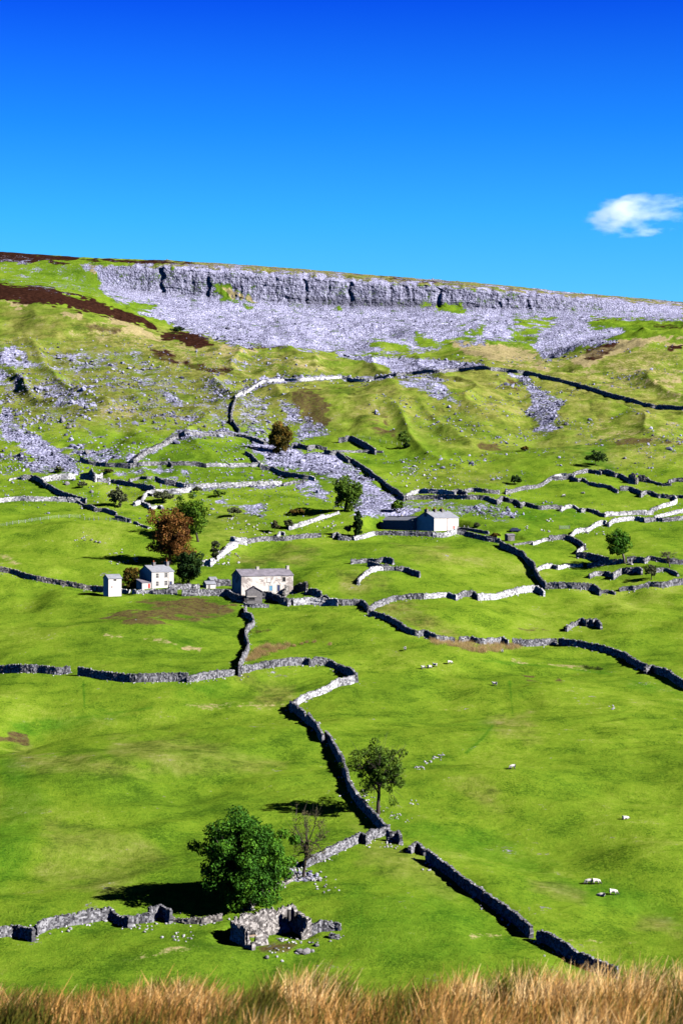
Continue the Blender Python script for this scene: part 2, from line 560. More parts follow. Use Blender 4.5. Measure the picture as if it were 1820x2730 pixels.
topj = np.clip((LEV - (S0 + 0.6)) / 0.4, 0, 1) * np.clip((S0 + 1.3 - LEV) / 0.3, 0, 1)
Z_ = Z_ + topj * cl_amp * (0.9 * np.floor(1.7 * vnoise(U_ / 24, U_ * 0, 47)) * 0.6 + 0.5 * vnoise(U_ / 7, U_ * 0, 48))

pu, pv = project(X_, Y_, Z_)

# what grows or lies where (limits wander with noise)
def sdist(poly, u, v):
    px = np.array([p[0] for p in poly]); py = np.array([p[1] for p in poly])
    d2 = np.full(u.shape, 1e12); ins = np.zeros(u.shape, bool)
    n_ = len(px)
    for i in range(n_):
        j = (i + 1) % n_
        ex, ey = px[j] - px[i], py[j] - py[i]
        wx_, wy_ = u - px[i], v - py[i]
        t = np.clip((wx_ * ex + wy_ * ey) / (ex * ex + ey * ey + 1e-9), 0, 1)
        d2 = np.minimum(d2, (wx_ - ex * t) ** 2 + (wy_ - ey * t) ** 2)
        c1 = (py[i] <= v) & (py[j] > v); c2 = (py[j] <= v) & (py[i] > v)
        s = ex * wy_ - ey * wx_
        ins ^= (c1 & (s > 0)) | (c2 & (s < 0))
    return np.where(ins, -np.sqrt(d2), np.sqrt(d2))

wob = 9 * fbm(X_ / 9, Y_ / 9, 61, 4) + 4 * vnoise(X_ / 2.5, Y_ / 2.5, 62)
def paint(arr, poly, val=1.0, soft=6.0, wobble=1.0, cut=False):
    us = [p[0] for p in poly]; vs = [p[1] for p in poly]
    m = soft + 16 * wobble
    sel = (pu > min(us) - m) & (pu < max(us) + m) & (pv > min(vs) - m) & (pv < max(vs) + m) & (Y_ > 150)
    if not sel.any(): return
    d = sdist(poly, pu[sel], pv[sel]) + wob[sel] * wobble
    a = np.clip(0.5 - d / (2 * soft), 0, 1)
    a = a * a * (3 - 2 * a)
    if cut: arr[sel] = arr[sel] * (1 - a * val)
    else: arr[sel] = np.maximum(arr[sel], a * val)

scree = np.zeros_like(Z_); heath = np.zeros_like(Z_); tan = np.zeros_like(Z_); soil = np.zeros_like(Z_)
olive = np.zeros_like(Z_); lush = np.zeros_like(Z_)
# --- scree
paint(scree, P('T', (370, 108), (900, 118), (1568, 168), (1568, 520), (1380, 500), (1200, 490), (1060, 487), (980, 450), (900, 425), (830, 405), (740, 378), (640, 345), (560, 300), (450, 230), (385, 180)), 1, 8, 1.3)
paint(scree, P('U', (-20, 172), (400, 200), (900, 240), (1568, 296), (1568, 372), (1150, 360), (1130, 400), (1310, 400), (1250, 460), (1100, 500), (960, 552), (900, 520), (860, 470), (720, 462), (560, 482), (500, 500), (330, 520), (-20, 530)), 1, 7, 1.5)
for q in (P('T', (990, 205), (1060, 215), (1200, 285), (1160, 300), (1080, 265), (1010, 245)), P('U', (550, 408), (640, 412), (660, 440), (560, 450)),
          P('U', (770, 405), (905, 402), (890, 450), (800, 448)), P('U', (340, 290), (550, 288), (545, 322), (450, 322), (350, 310)),
          P('U', (800, 362), (960, 358), (960, 388), (820, 392)), P('U', (350, 452), (530, 455), (520, 500), (340, 490)), P('U', (130, 470), (300, 480), (290, 505), (140, 500)),
          P('T', (540, 300), (680, 290), (700, 312), (600, 330)), P('T', (340, 140), (440, 120), (470, 260), (400, 250))):
    paint(scree, q, .9, 12, 2.5, cut=True)
paint(tan, P('T', (1020, 215), (1200, 270), (1190, 300), (1070, 262)), .8, 5)
paint(scree, P('U', (-20, 524), (400, 545), (690, 575), (560, 590), (420, 604), (200, 622), (240, 605), (180, 570), (100, 556), (-20, 535)), 1, 3, .4)
paint(scree, P('U', (240, 622), (450, 630), (500, 700), (545, 752), (440, 742), (380, 700), (280, 665)), .8, 6)
paint(scree, P('U', (765, 612), (860, 620), (900, 680), (1040, 740), (985, 790), (985, 862), (915, 862), (840, 800), (870, 740), (850, 680)), .8, 6)
for q, a in ((P('T', (0, 495), (60, 500), (200, 575), (150, 590), (0, 580)), .9), (P('T', (240, 485), (400, 520), (560, 545), (560, 605), (400, 610), (240, 590)), .6),
             (P('T', (0, 600), (110, 635), (0, 655)), .8), (P('T', (170, 650), (400, 690), (430, 780), (300, 790), (190, 720)), .65), (P('T', (460, 495), (640, 515), (780, 600), (700, 615), (560, 560)), .62),
             (P('T', (630, 645), (780, 680), (850, 755), (800, 765), (690, 700)), .75), (P('T', (900, 640), (1060, 640), (1060, 862), (960, 830), (930, 720)), .5),
             (P('T', (1060, 550), (1180, 550), (1250, 590), (1100, 595)), .65), (P('T', (0, 740), (60, 770), (90, 870), (0, 870)), .8),
             (P('T', (430, 740), (700, 760), (740, 862), (480, 862)), .35), (P('T', (1100, 700), (1240, 740), (1230, 862), (1080, 862)), .5), (P('T', (1290, 740), (1380, 780), (1390, 862), (1310, 862)), .7),
             (P('M1', (0, 20), (60, 60), (200, 120), (330, 190), (375, 245), (360, 278), (250, 262), (150, 205), (80, 145), (0, 110)), 1),
             (P('M1', (0, 200), (120, 215), (250, 250), (250, 275), (100, 250), (0, 225)), .8),
             (P('M1', (370, 60), (460, 80), (500, 120), (440, 120)), .6),
             (P('A2', (730, 225), (860, 200), (1250, 285), (1400, 260), (1568, 330), (1568, 480), (1500, 530), (1350, 500), (1200, 455), (1000, 425), (860, 385), (800, 310)), 1),
             (P('A2', (1100, 0), (1350, 0), (1430, 120), (1300, 160), (1150, 200), (1130, 80)), .7), (P('A2', (650, 0), (860, 0), (860, 190), (720, 140)), .6),
             (P('A3', (-20, 330), (120, 380), (300, 500), (450, 640), (600, 660), (560, 720), (720, 790), (500, 849), (150, 860), (100, 750), (60, 640), (-20, 520)), .85),
             (P('M2', (80, 390), (300, 385), (260, 470), (100, 490)), .8),
             (P('A2', (1120, 550), (1280, 490), (1400, 600), (1420, 690), (1250, 650), (1140, 580)), .75),
             (P('A1', (610, 250), (800, 255), (1150, 285), (1200, 300), (1150, 372), (800, 350), (700, 320)), .95),
             (P('A1', (1180, 425), (1350, 420), (1568, 385), (1568, 440), (1400, 500), (1250, 480), (1050, 500), (1000, 460)), .8),
             (P('A2', (0, 400), (180, 390), (190, 440), (0, 490)), .9),
             (P('A2', (230, 645), (450, 700), (500, 670), (600, 720), (870, 720), (890, 770), (760, 860), (640, 760), (450, 740)), .7),
             (P('B2', (680, 0), (820, 0), (940, 130), (900, 150), (780, 70)), .75),
             (P('A3', (570, 700), (900, 690), (1180, 700), (1350, 730), (1568, 800), (1568, 860), (1300, 849), (1000, 790), (700, 770)), .55),
             (P('A3', (560, 370), (690, 370), (720, 480), (560, 470)), .35), (P('A4', (290, 20), (500, 0), (420, 140), (330, 140)), .8),
             (P('A1', (0, 400), (180, 420), (220, 450), (0, 450)), .45), (P('X', (280, 1320), (600, 1400), (520, 1440), (280, 1430)), .5)):
    paint(scree, q, min(1, a * 1.08), 14, 2.0)
# --- heather and peat
for q, a in ((P('T', (-20, 30), (250, 66), (420, 80), (300, 102), (60, 104), (-20, 104)), 1), (P('T', (-20, 200), (230, 218), (330, 250), (470, 290), (560, 322), (640, 350), (720, 372), (690, 380), (600, 376), (480, 352), (300, 305), (130, 286), (-20, 272)), 1),
             (P('T', (590, 355), (700, 362), (725, 420), (680, 400), (600, 375)), 1), (P('T', (740, 430), (920, 430), (990, 490), (900, 502), (850, 470), (740, 452)), .95),
             (P('T', (1040, 482), (1180, 492), (1280, 478), (1360, 485), (1300, 498), (1100, 500)), .8), (P('T', (680, 480), (800, 520), (820, 580), (700, 540)), .6),
             (P('T', (850, 570), (1080, 590), (1070, 620), (900, 610)), .6), (P('T', (360, 380), (560, 395), (560, 430), (400, 420)), .5),
             (P('T', (400, 80), (700, 92), (1000, 115), (700, 108), (400, 98)), .8), (P('U', (180, 172), (560, 200), (560, 208), (200, 186)), .8), (P('U', (1150, 355), (1350, 355), (1320, 366), (1160, 372)), .8),
             (P('U', (1420, 385), (1568, 395), (1568, 410), (1440, 405)), .6), (P('U', (1110, 490), (1270, 465), (1260, 500), (1160, 560), (1115, 550)), .6), (P('U', (1490, 485), (1568, 480), (1568, 505), (1500, 505)), .8)):
    paint(heath, q, a, 6, 1.2)
for q in (P('T', (0, 60), (320, 100), (300, 110), (0, 112)),):
    paint(scree, q, .4, 4, 1)
# --- bleached grass
for q, a in ((P('U', (1040, 562), (1120, 520), (1230, 475), (1330, 450), (1420, 438), (1568, 440), (1568, 452), (1420, 468), (1330, 500), (1200, 540), (1120, 590)), 1),
             (P('U', (1350, 642), (1568, 640), (1568, 658), (1400, 655)), .9), (P('U', (700, 572), (950, 575), (1060, 590), (900, 600)), .8),
             (P('U', (500, 470), (720, 480), (900, 520), (880, 560), (700, 560), (560, 520)), .7), (P('U', (1480, 470), (1568, 470), (1568, 490), (1490, 490)), .9),
             (P('T', (-20, 272), (130, 290), (120, 300), (-20, 290)), .9), (P('T', (270, 330), (380, 350), (360, 368), (290, 350)), .9), (P('T', (70, 305), (110, 310), (115, 325), (75, 322)), 1),
             (P('T', (480, 340), (560, 362), (700, 430), (740, 470), (620, 420), (520, 385)), .9), (P('T', (1000, 470), (1180, 515), (1160, 528), (1000, 490)), .9),
             (P('T', (420, 750), (640, 770), (600, 820), (480, 800)), .5), (P('T', (360, 108), (900, 118), (1568, 165), (1568, 176), (900, 132), (420, 150)), .75), (P('U', (0, 170), (900, 232), (1568, 292), (1568, 345), (1400, 320), (900, 252), (400, 212), (0, 182)), .7),
             (P('M1', (0, 640), (120, 690), (100, 710), (0, 680)), .45), (P('M3', (830, 280), (930, 285), (920, 305), (840, 300)), .6), (P('T', (1250, 540), (1568, 540), (1568, 580), (1300, 575)), .35)):
    paint(tan, q, a, 5, 1)
for q, a in ((P('U', (480, 430), (900, 470), (1100, 560), (1568, 430), (1568, 760), (1180, 670), (900, 590), (560, 560)), .36), (P('T', (450, 340), (760, 420), (1200, 500), (1568, 540), (1568, 620), (900, 640), (600, 560), (300, 420)), .36),
             (P('A4', (600, 0), (1568, 0), (1568, 330), (900, 300)), .28), (P('T', (400, 700), (760, 740), (800, 862), (400, 862)), .30)):
    paint(tan, q, a, 30, 2)
paint(heath, P('T', (600, 460), (900, 480), (1100, 560), (1080, 640), (800, 610), (640, 540)), .34, 25, 2)
for q in (P('A1', (1150, 330), (1250, 255), (1400, 190), (1568, 105), (1568, 200), (1400, 260), (1230, 350)), P('A2', (0, 160), (60, 110), (200, 75), (300, 90), (400, 90), (540, 75), (700, 100), (870, 160), (870, 215), (700, 165), (540, 140), (300, 165), (130, 190), (0, 230)),
          P('T', (1080, 700), (1150, 665), (1210, 630), (1568, 612), (1568, 640), (1300, 655), (1210, 668), (1100, 735)), P('A2', (140, 560), (560, 560), (1000, 550), (1000, 590), (560, 610), (300, 620), (150, 610)),
          P('A2', (0, 590), (200, 590), (230, 640), (0, 650)), P('A1', (1300, 590), (1568, 590), (1568, 650), (1450, 640), (1300, 650)), P('U', (0, 622), (130, 625), (430, 590), (430, 612), (140, 645), (0, 645))):
    paint(scree, q, .8, 7, 1)
paint(scree, P('T', (0, 112), (380, 112), (470, 260), (330, 250), (0, 200)), .36, 15, 1.5)
paint(scree, P('T', (0, 480), (500, 480), (900, 620), (1080, 640), (1080, 862), (0, 862)), .37, 30, 2)
# --- brown ground
for q, a in ((P('M3', (420, 158), (560, 110), (760, 60), (900, 45), (1095, 90), (1085, 140), (900, 160), (700, 168), (520, 168)), .72), (P('T', (1335, 695), (1470, 690), (1500, 740), (1520, 860), (1430, 850), (1370, 780)), 1),
             (P('M4', (825, 200), (935, 196), (930, 214), (850, 216)), .7), (P('M4', (835, 410), (880, 415), (888, 430), (860, 430)), .9), (P('M4', (975, 418), (1010, 425), (1005, 440), (985, 436)), .8),
             (P('U', (750, 630), (800, 640), (800, 680), (760, 670)), .8), (P('A3', (260, 0), (420, 20), (520, 90), (500, 150), (380, 140), (260, 60)), .55), (P('A4', (980, 180), (1280, 165), (1270, 195), (1000, 205)), .8),
             (P('A4', (1380, 180), (1560, 180), (1540, 225), (1400, 222)), .7), (P('A3', (1250, 195), (1380, 210), (1420, 270), (1260, 250)), .7), (P('L1', (0, 690), (10, 690), (10, 700), (0, 700)), .5),
             (P('M3', (0, 695), (120, 692), (130, 706), (0, 712)), .9), (P('L2', (290, 128), (410, 140), (410, 160), (300, 150)), .6), (P('T', (640, 740), (900, 780), (1000, 862), (700, 862)), .3),
             (P('R', (430, 480), (900, 420), (960, 520), (800, 620), (600, 660), (460, 600)), .4)):
    paint(soil, q, a, 12, 2)
# --- rough olive grass, then shaded hollows painted in olive
for q, a in ((P('T', (0, 280), (700, 400), (1568, 520), (1568, 862), (0, 862)), .85), (P('U', (0, 560), (1568, 480), (1568, 862), (0, 862)), .8), (P('A3', (0, 0), (1568, 0), (1568, 300), (900, 250), (600, 120), (0, 120)), .5),
             (P('A4', (0, 0), (1568, 0), (1568, 300), (900, 420), (500, 300), (0, 200)), .6), (P('B2', (180, 0), (700, 0), (900, 200), (560, 280), (300, 300)), .35), (P('A3', (700, 400), (1450, 440), (1500, 560), (700, 540)), .5)):
    paint(olive, q, a, 40, 2)
for q, a in ((P('L2', (860, 485), (960, 490), (1080, 540), (1090, 570), (980, 560), (900, 525)), 1), (P('L2', (1370, 690), (1470, 680), (1580, 720), (1580, 745), (1440, 720)), 1), (P('M3', (1090, 420), (1340, 480), (1350, 520), (1200, 530), (1080, 450)), .8),
             (P('M4', (150, 95), (300, 80), (420, 150), (520, 220), (360, 195), (240, 140)), .9), (P('M4', (660, 600), (840, 610), (900, 690), (740, 680)), .8), (P('M3', (80, 760), (500, 800), (760, 862), (60, 862)), .6), (P('L2', (500, 30), (700, 60), (760, 200), (640, 170)), .8),
             (P('B3', (0, 560), (180, 590), (420, 620), (430, 680), (60, 700)), .6), (P('B3', (480, 320), (900, 330), (1300, 440), (1100, 470), (600, 380)), .6), (P('B2', (560, 380), (900, 360), (1300, 350), (1200, 440), (640, 470)), .7), (P('L1', (200, 200), (600, 300), (800, 420), (500, 560), (200, 500)), .45),
             (P('M3', (500, 700), (900, 720), (1300, 820), (900, 862), (500, 800)), .5), (P('L2', (60, 250), (400, 400), (700, 620), (500, 560), (100, 420)), .4)):
    paint(olive, q, a, 22, 3)  # shade of the darker hollows, put into the ground colour
# --- lush wet grass
for q, a in ((P('L1', (0, -80), (90, -60), (230, 120), (150, 330), (30, 560), (-40, 560)), .6), (P('M3', (60, 650), (540, 590), (560, 620), (200, 690), (80, 690)), .9), (P('M3', (780, 250), (880, 265), (870, 285), (800, 275)), .8), (P('M3', (760, 440), (1060, 440), (1060, 490), (820, 500)), .7),
             (P('L2', (180, 180), (600, 240), (1100, 470), (1568, 640), (1568, 700), (1000, 540), (700, 430), (300, 300)), .6), (P('A4', (640, 240), (860, 240), (940, 400), (760, 380)), .9), (P('B4', (150, 20), (560, 10), (640, 60), (260, 110)), .9), (P('L2', (0, 500), (600, 620), (900, 850), (0, 850)), .45),
             (P('M4', (560, 760), (660, 690), (680, 640), (640, 640), (600, 720), (540, 762)), .6), (P('M4', (1210, 395), (1568, 505), (1568, 515), (1200, 402)), .7)):
    paint(lush, q, a, 30, 3.5)
rim = np.clip((LEV - (S0 + 0.95)) / 0.1, 0, 1) * np.clip((S0 + 2.05 - LEV) / 0.1, 0, 1) * np.clip((U_ - 330) / 150, 0, 1)
tan = np.maximum(tan, rim * 0.5); soil = np.maximum(soil, rim * .45); olive = np.maximum(olive, rim); heath = np.maximum(heath, rim * .36); scree = np.maximum(scree, rim * (0.44 + 0.25 * vnoise(U_ / 60, LEV * 2, 81)))
for q in (P('M4', (768, 440), (774, 440), (788, 590), (780, 590)), P('M3', (381, 440), (387, 440), (393, 560), (386, 560)), P('L2', (97, 580), (102, 580), (88, 700), (81, 700)), P('M4', (560, 770), (640, 700), (690, 640), (700, 645), (650, 710), (575, 780)),
          P('L2', (340, 230), (560, 300), (760, 360), (760, 366), (560, 307), (340, 238)), P('M4', (600, 340), (900, 365), (1200, 400), (1568, 505), (1568, 512), (1200, 407), (900, 371), (600, 346)), P('M3', (60, 640), (400, 600), (700, 560), (700, 566), (400, 608), (60, 650))):
    paint(lush, q, .9, 3, .3)
for q in (P('M3', (840, 545), (1300, 540), (1300, 552), (840, 560)), P('L2', (600, 740), (1400, 780), (1400, 790), (600, 752)), P('M4', (780, 345), (1120, 375), (1120, 383), (780, 355)), P('L1', (500, 860), (900, 790), (1050, 800), (900, 805), (560, 880)), P('M3', (480, 225), (760, 240), (880, 290), (700, 262), (480, 240))):
    paint(tan, q, .42, 8, 1.2)
lush = np.maximum(lush, .12 * np.clip((pv - 1900) / 400, 0, 1))
nearb = np.clip((200 - Y_) / 20, 0, 1)
soil = np.maximum(soil, 0.55 * np.clip((70 - Y_) / 30, 0, 1))
# the plateau and the far side share the cover of the moor edge
cover = np.stack([scree, heath, tan, soil], -1).reshape(-1, 4)
base_band = inb * np.clip((S0 + .38 - LEV) / .08, 0, 1) * np.clip((pu - 760) / 80, 0, 1) * np.clip((1330 - pu) / 100, 0, 1)  # darker band along the foot of the cliff
cover2 = np.stack([olive, lush, inb * np.clip(cl_amp, 0, 1), base_band], -1).reshape(-1, 4)

V_ = np.stack([X_, Y_, Z_], -1).reshape(-1, 3)
ii = np.arange(ND - 1)[:, None] * NC + np.arange(NC - 1)[None, :]
ii = ii.ravel()
FACES = np.stack([ii, ii + 1, ii + NC + 1, ii + NC], -1)

m, n, b = nmat('hillside')
p = _pos(n)
att = n.nodes.new('ShaderNodeAttribute'); att.attribute_name = 'cover'
sp = n.nodes.new('ShaderNodeSeparateColor'); n.links.new(att.outputs['Color'], sp.inputs[0])
at2 = n.nodes.new('ShaderNodeAttribute'); at2.attribute_name = 'cover2'
sp2 = n.nodes.new('ShaderNodeSeparateColor'); n.links.new(at2.outputs['Color'], sp2.inputs[0])
G_A, G_B, G_C, G_D = ((0.215, 0.325, 0.024), (0.150, 0.26, 0.018), (0.085, 0.165, 0.013), (0.34, 0.41, 0.07))
nb = _noise(n, 0.018, 4, 0.55, p, 0.6)
nm_ = _noise(n, 0.11, 5, 0.62, p, 0.3)
nf = _noise(n, 0.75, 6, 0.72, p)
nff = _noise(n, 3.2, 3, 0.7, p)
f = _math(n, 'ADD', _math(n, 'MULTIPLY', nb, 0.55), _math(n, 'ADD', _math(n, 'MULTIPLY', nm_, 0.38), _math(n, 'MULTIPLY', nf, 0.36)))
f = _math(n, 'ADD', f, _math(n, 'MULTIPLY', _math(n, 'SUBTRACT', _noise(n, 2.6, 3, .8, p), .5), .34))
g = _ramp(n, f, [(0.50, G_C), (0.60, G_B), (0.71, G_A), (0.84, G_D)])
g = _mix(n, _ramp(n, _math(n, 'ADD', _noise(n, 1.9, 4, 0.75, p, .4), _math(n, 'MULTIPLY', nm_, 0.7)), [(0.70, 0.7), (0.80, 0.0)]), g, (0.045, 0.105, 0.008))
ol = _ramp(n, _math(n, 'ADD', _math(n, 'MULTIPLY', nm_, 0.6), _math(n, 'MULTIPLY', nf, 0.5)), [(0.36, (0.04, 0.042, 0.014)), (0.47, (0.13, 0.145, 0.03)), (0.56, (0.24, 0.26, 0.05)), (0.66, (0.34, 0.32, 0.11)), (0.76, (0.46, 0.38, 0.20))])
olf = _math(n, 'MULTIPLY', sp2.outputs[0], _ramp(n, _noise(n, 0.06, 5, 0.7, p), [(0.32, 0.2), (0.56, 1.25)]), clamp=True)
g = _mix(n, olf, g, ol)
g = _mix(n, _math(n, 'MULTIPLY', sp2.outputs[1], 0.75), g, _ramp(n, nf, [(0.3, (0.02, 0.10, 0.006)), (0.7, (0.06, 0.23, 0.012))]))
th = lambda src, nz, k: _math(n, 'MULTIPLY', _math(n, 'SUBTRACT', _math(n, 'ADD', src, _math(n, 'MULTIPLY', _math(n, 'SUBTRACT', nz, 0.5), k)), 0.36), 3.6, clamp=True)
tn = _ramp(n, nf, [(0.3, (0.26, 0.20, 0.09)), (0.7, (0.55, 0.47, 0.24))])
g = _mix(n, th(sp.outputs[2], _math(n, 'ADD', _math(n, 'MULTIPLY', nm_, .5), _math(n, 'MULTIPLY', nf, .5)), 3.2), g, tn)
sl_ = _ramp(n, nf, [(0.3, (0.05, 0.035, 0.02)), (0.5, (0.13, 0.095, 0.04)), (0.62, (0.14, 0.16, 0.03)), (0.75, (0.20, 0.19, 0.06))])
g = _mix(n, th(att.outputs['Alpha'], nm_, 1.6), g, sl_)
hc = _ramp(n, _noise(n, 0.5, 5, 0.7, p), [(0.35, (0.014, 0.006, 0.005)), (0.6, (0.055, 0.022, 0.014)), (0.75, (0.10, 0.05, 0.03))])
g = _mix(n, th(sp.outputs[1], nm_, 0.9), g, hc)
# stone
vor = n.nodes.new('ShaderNodeTexVoronoi'); vor.inputs['Scale'].default_value = 0.75
n.links.new(p, vor.inputs['Vector'])
vsep = n.nodes.new('ShaderNodeSeparateColor'); n.links.new(vor.outputs['Color'], vsep.inputs[0])
rk = _ramp(n, _math(n, 'ADD', _math(n, 'MULTIPLY', vsep.outputs[0], 0.45), _math(n, 'ADD', _math(n, 'MULTIPLY', _noise(n, 0.035, 5, 0.65, p, .5), 0.62), _math(n, 'MULTIPLY', nff, 0.3))),
           [(0.40, (0.14, 0.14, 0.23)), (0.62, (0.31, 0.31, 0.47)), (0.88, (0.56, 0.56, 0.82))])
# cliff rock: darker joints and bedding
mp = n.nodes.new('ShaderNodeMapping'); mp.inputs['Scale'].default_value = (0.6, 0.6, 4.5); n.links.new(p, mp.inputs['Vector'])
cn = _noise(n, 0.35, 6, 0.72, mp.outputs[0], 0.3)
mpv = n.nodes.new('ShaderNodeMapping'); mpv.inputs['Scale'].default_value = (3.0, 1.0, 0.5); n.links.new(p, mpv.inputs['Vector'])
cn2 = _noise(n, 0.22, 4, 0.7, mpv.outputs[0])
ck = _ramp(n, _math(n, 'ADD', _math(n, 'MULTIPLY', cn, 0.6), _math(n, 'MULTIPLY', cn2, 0.45)), [(0.42, (0.04, 0.04, 0.07)), (0.49, (0.19, 0.19, 0.29)), (0.61, (0.44, 0.44, 0.60))])
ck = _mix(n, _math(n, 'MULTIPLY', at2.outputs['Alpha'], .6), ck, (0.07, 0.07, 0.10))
rk = _mix(n, sp2.outputs[2], rk, ck)
scf = _math(n, 'MULTIPLY', _math(n, 'SUBTRACT', _math(n, 'ADD', sp.outputs[0], _math(n, 'MULTIPLY', _math(n, 'SUBTRACT', _math(n, 'ADD', _math(n, 'MULTIPLY', nf, .5), _math(n, 'MULTIPLY', nm_, .5)), 0.5), 4.2)), 0.5), 4.0, clamp=True)
col = _mix(n, scf, g, rk)
n.links.new(col, b.inputs['Base Color'])
b.inputs['Roughness'].default_value = 1.0
b.inputs['Specular IOR Level'].default_value = 0.0
vd = _math(n, 'MULTIPLY', vor.outputs['Distance'], -1.4)
hb = _math(n, 'ADD', _math(n, 'MULTIPLY', scf, vd), _math(n, 'ADD', _math(n, 'MULTIPLY', nf, 0.55), _math(n, 'MULTIPLY', nff, 0.30)))
_bump(n, b, hb, 0.75, 0.75)
MATS['hill'] = m
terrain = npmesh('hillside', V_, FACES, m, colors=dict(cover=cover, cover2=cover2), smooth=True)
tag(terrain, 'green fellside pasture rising to grey limestone scree and scar', kind='structure')
BVH = BVHTree.FromPolygons(V_.tolist(), FACES.tolist())


def ray(u, v):
    Y = -(v - 1365.0) / F
    d = Vector(((u - 910) / F, CP - Y * SP, SP + Y * CP)).normalized()
    loc, nr, i, dist = BVH.ray_cast(Vector((0, 100 * d.y, CAMZ + 100 * elev_tan(v))) if False else Vector((0, 0, CAMZ)) + d * 120, d)
    return loc


def ground(x, y):
    loc, nr, i, dist = BVH.ray_cast(Vector((x, y, 2000)), Vector((0, 0, -1)))
    return loc.z if loc else 0.0


def at(pt):
    """ground point under a survey point"""
    l = ray(*pt)
    if l is None: raise ValueError('no ground at %s' % (pt,))
    return l


def mpx(D): return D / F
# ---------------------------------------------------------------- drystone walls
STONES = []      # places where tumbled stones gather (x, y, size)


def resample(pts, step):
    out = [Vector(pts[0])]
    for a, b_ in zip(pts[:-1], pts[1:]):
        a, b_ = Vector(a), Vector(b_)
        d = (b_ - a).length
        k = max(1, int(math.ceil(d / step)))
        for i in range(1, k + 1): out.append(a.lerp(b_, i / k))
    return out


def trace(px, hgt, smooth=2):
    """survey line of a wall's coping -> line on the ground"""
    dense = resample([Vector((p[0], p[1], 0)) for p in px], 4.0)
    g = []
    for q in dense:
        l = ray(q.x, q.y)
        if l is None: continue
        v2 = q.y + hgt * F / l.y
        l2 = ray(q.x, v2)
        if l2 is None or abs(l2.y - l.y) > 60: l2 = l
        g.append(Vector((l2.x, l2.y, 0)))
    # drop jumps across hidden ground, then relax
    h_ = [g[0]]
    for q in g[1:]:
        if abs(q.y - h_[-1].y) < 45: h_.append(q)
    g = h_
    for _ in range(smooth):
        g = [g[0]] + [(g[i - 1] + g[i] * 2 + g[i + 1]) / 4 for i in range(1, len(g) - 1)] + [g[-1]]
    return g


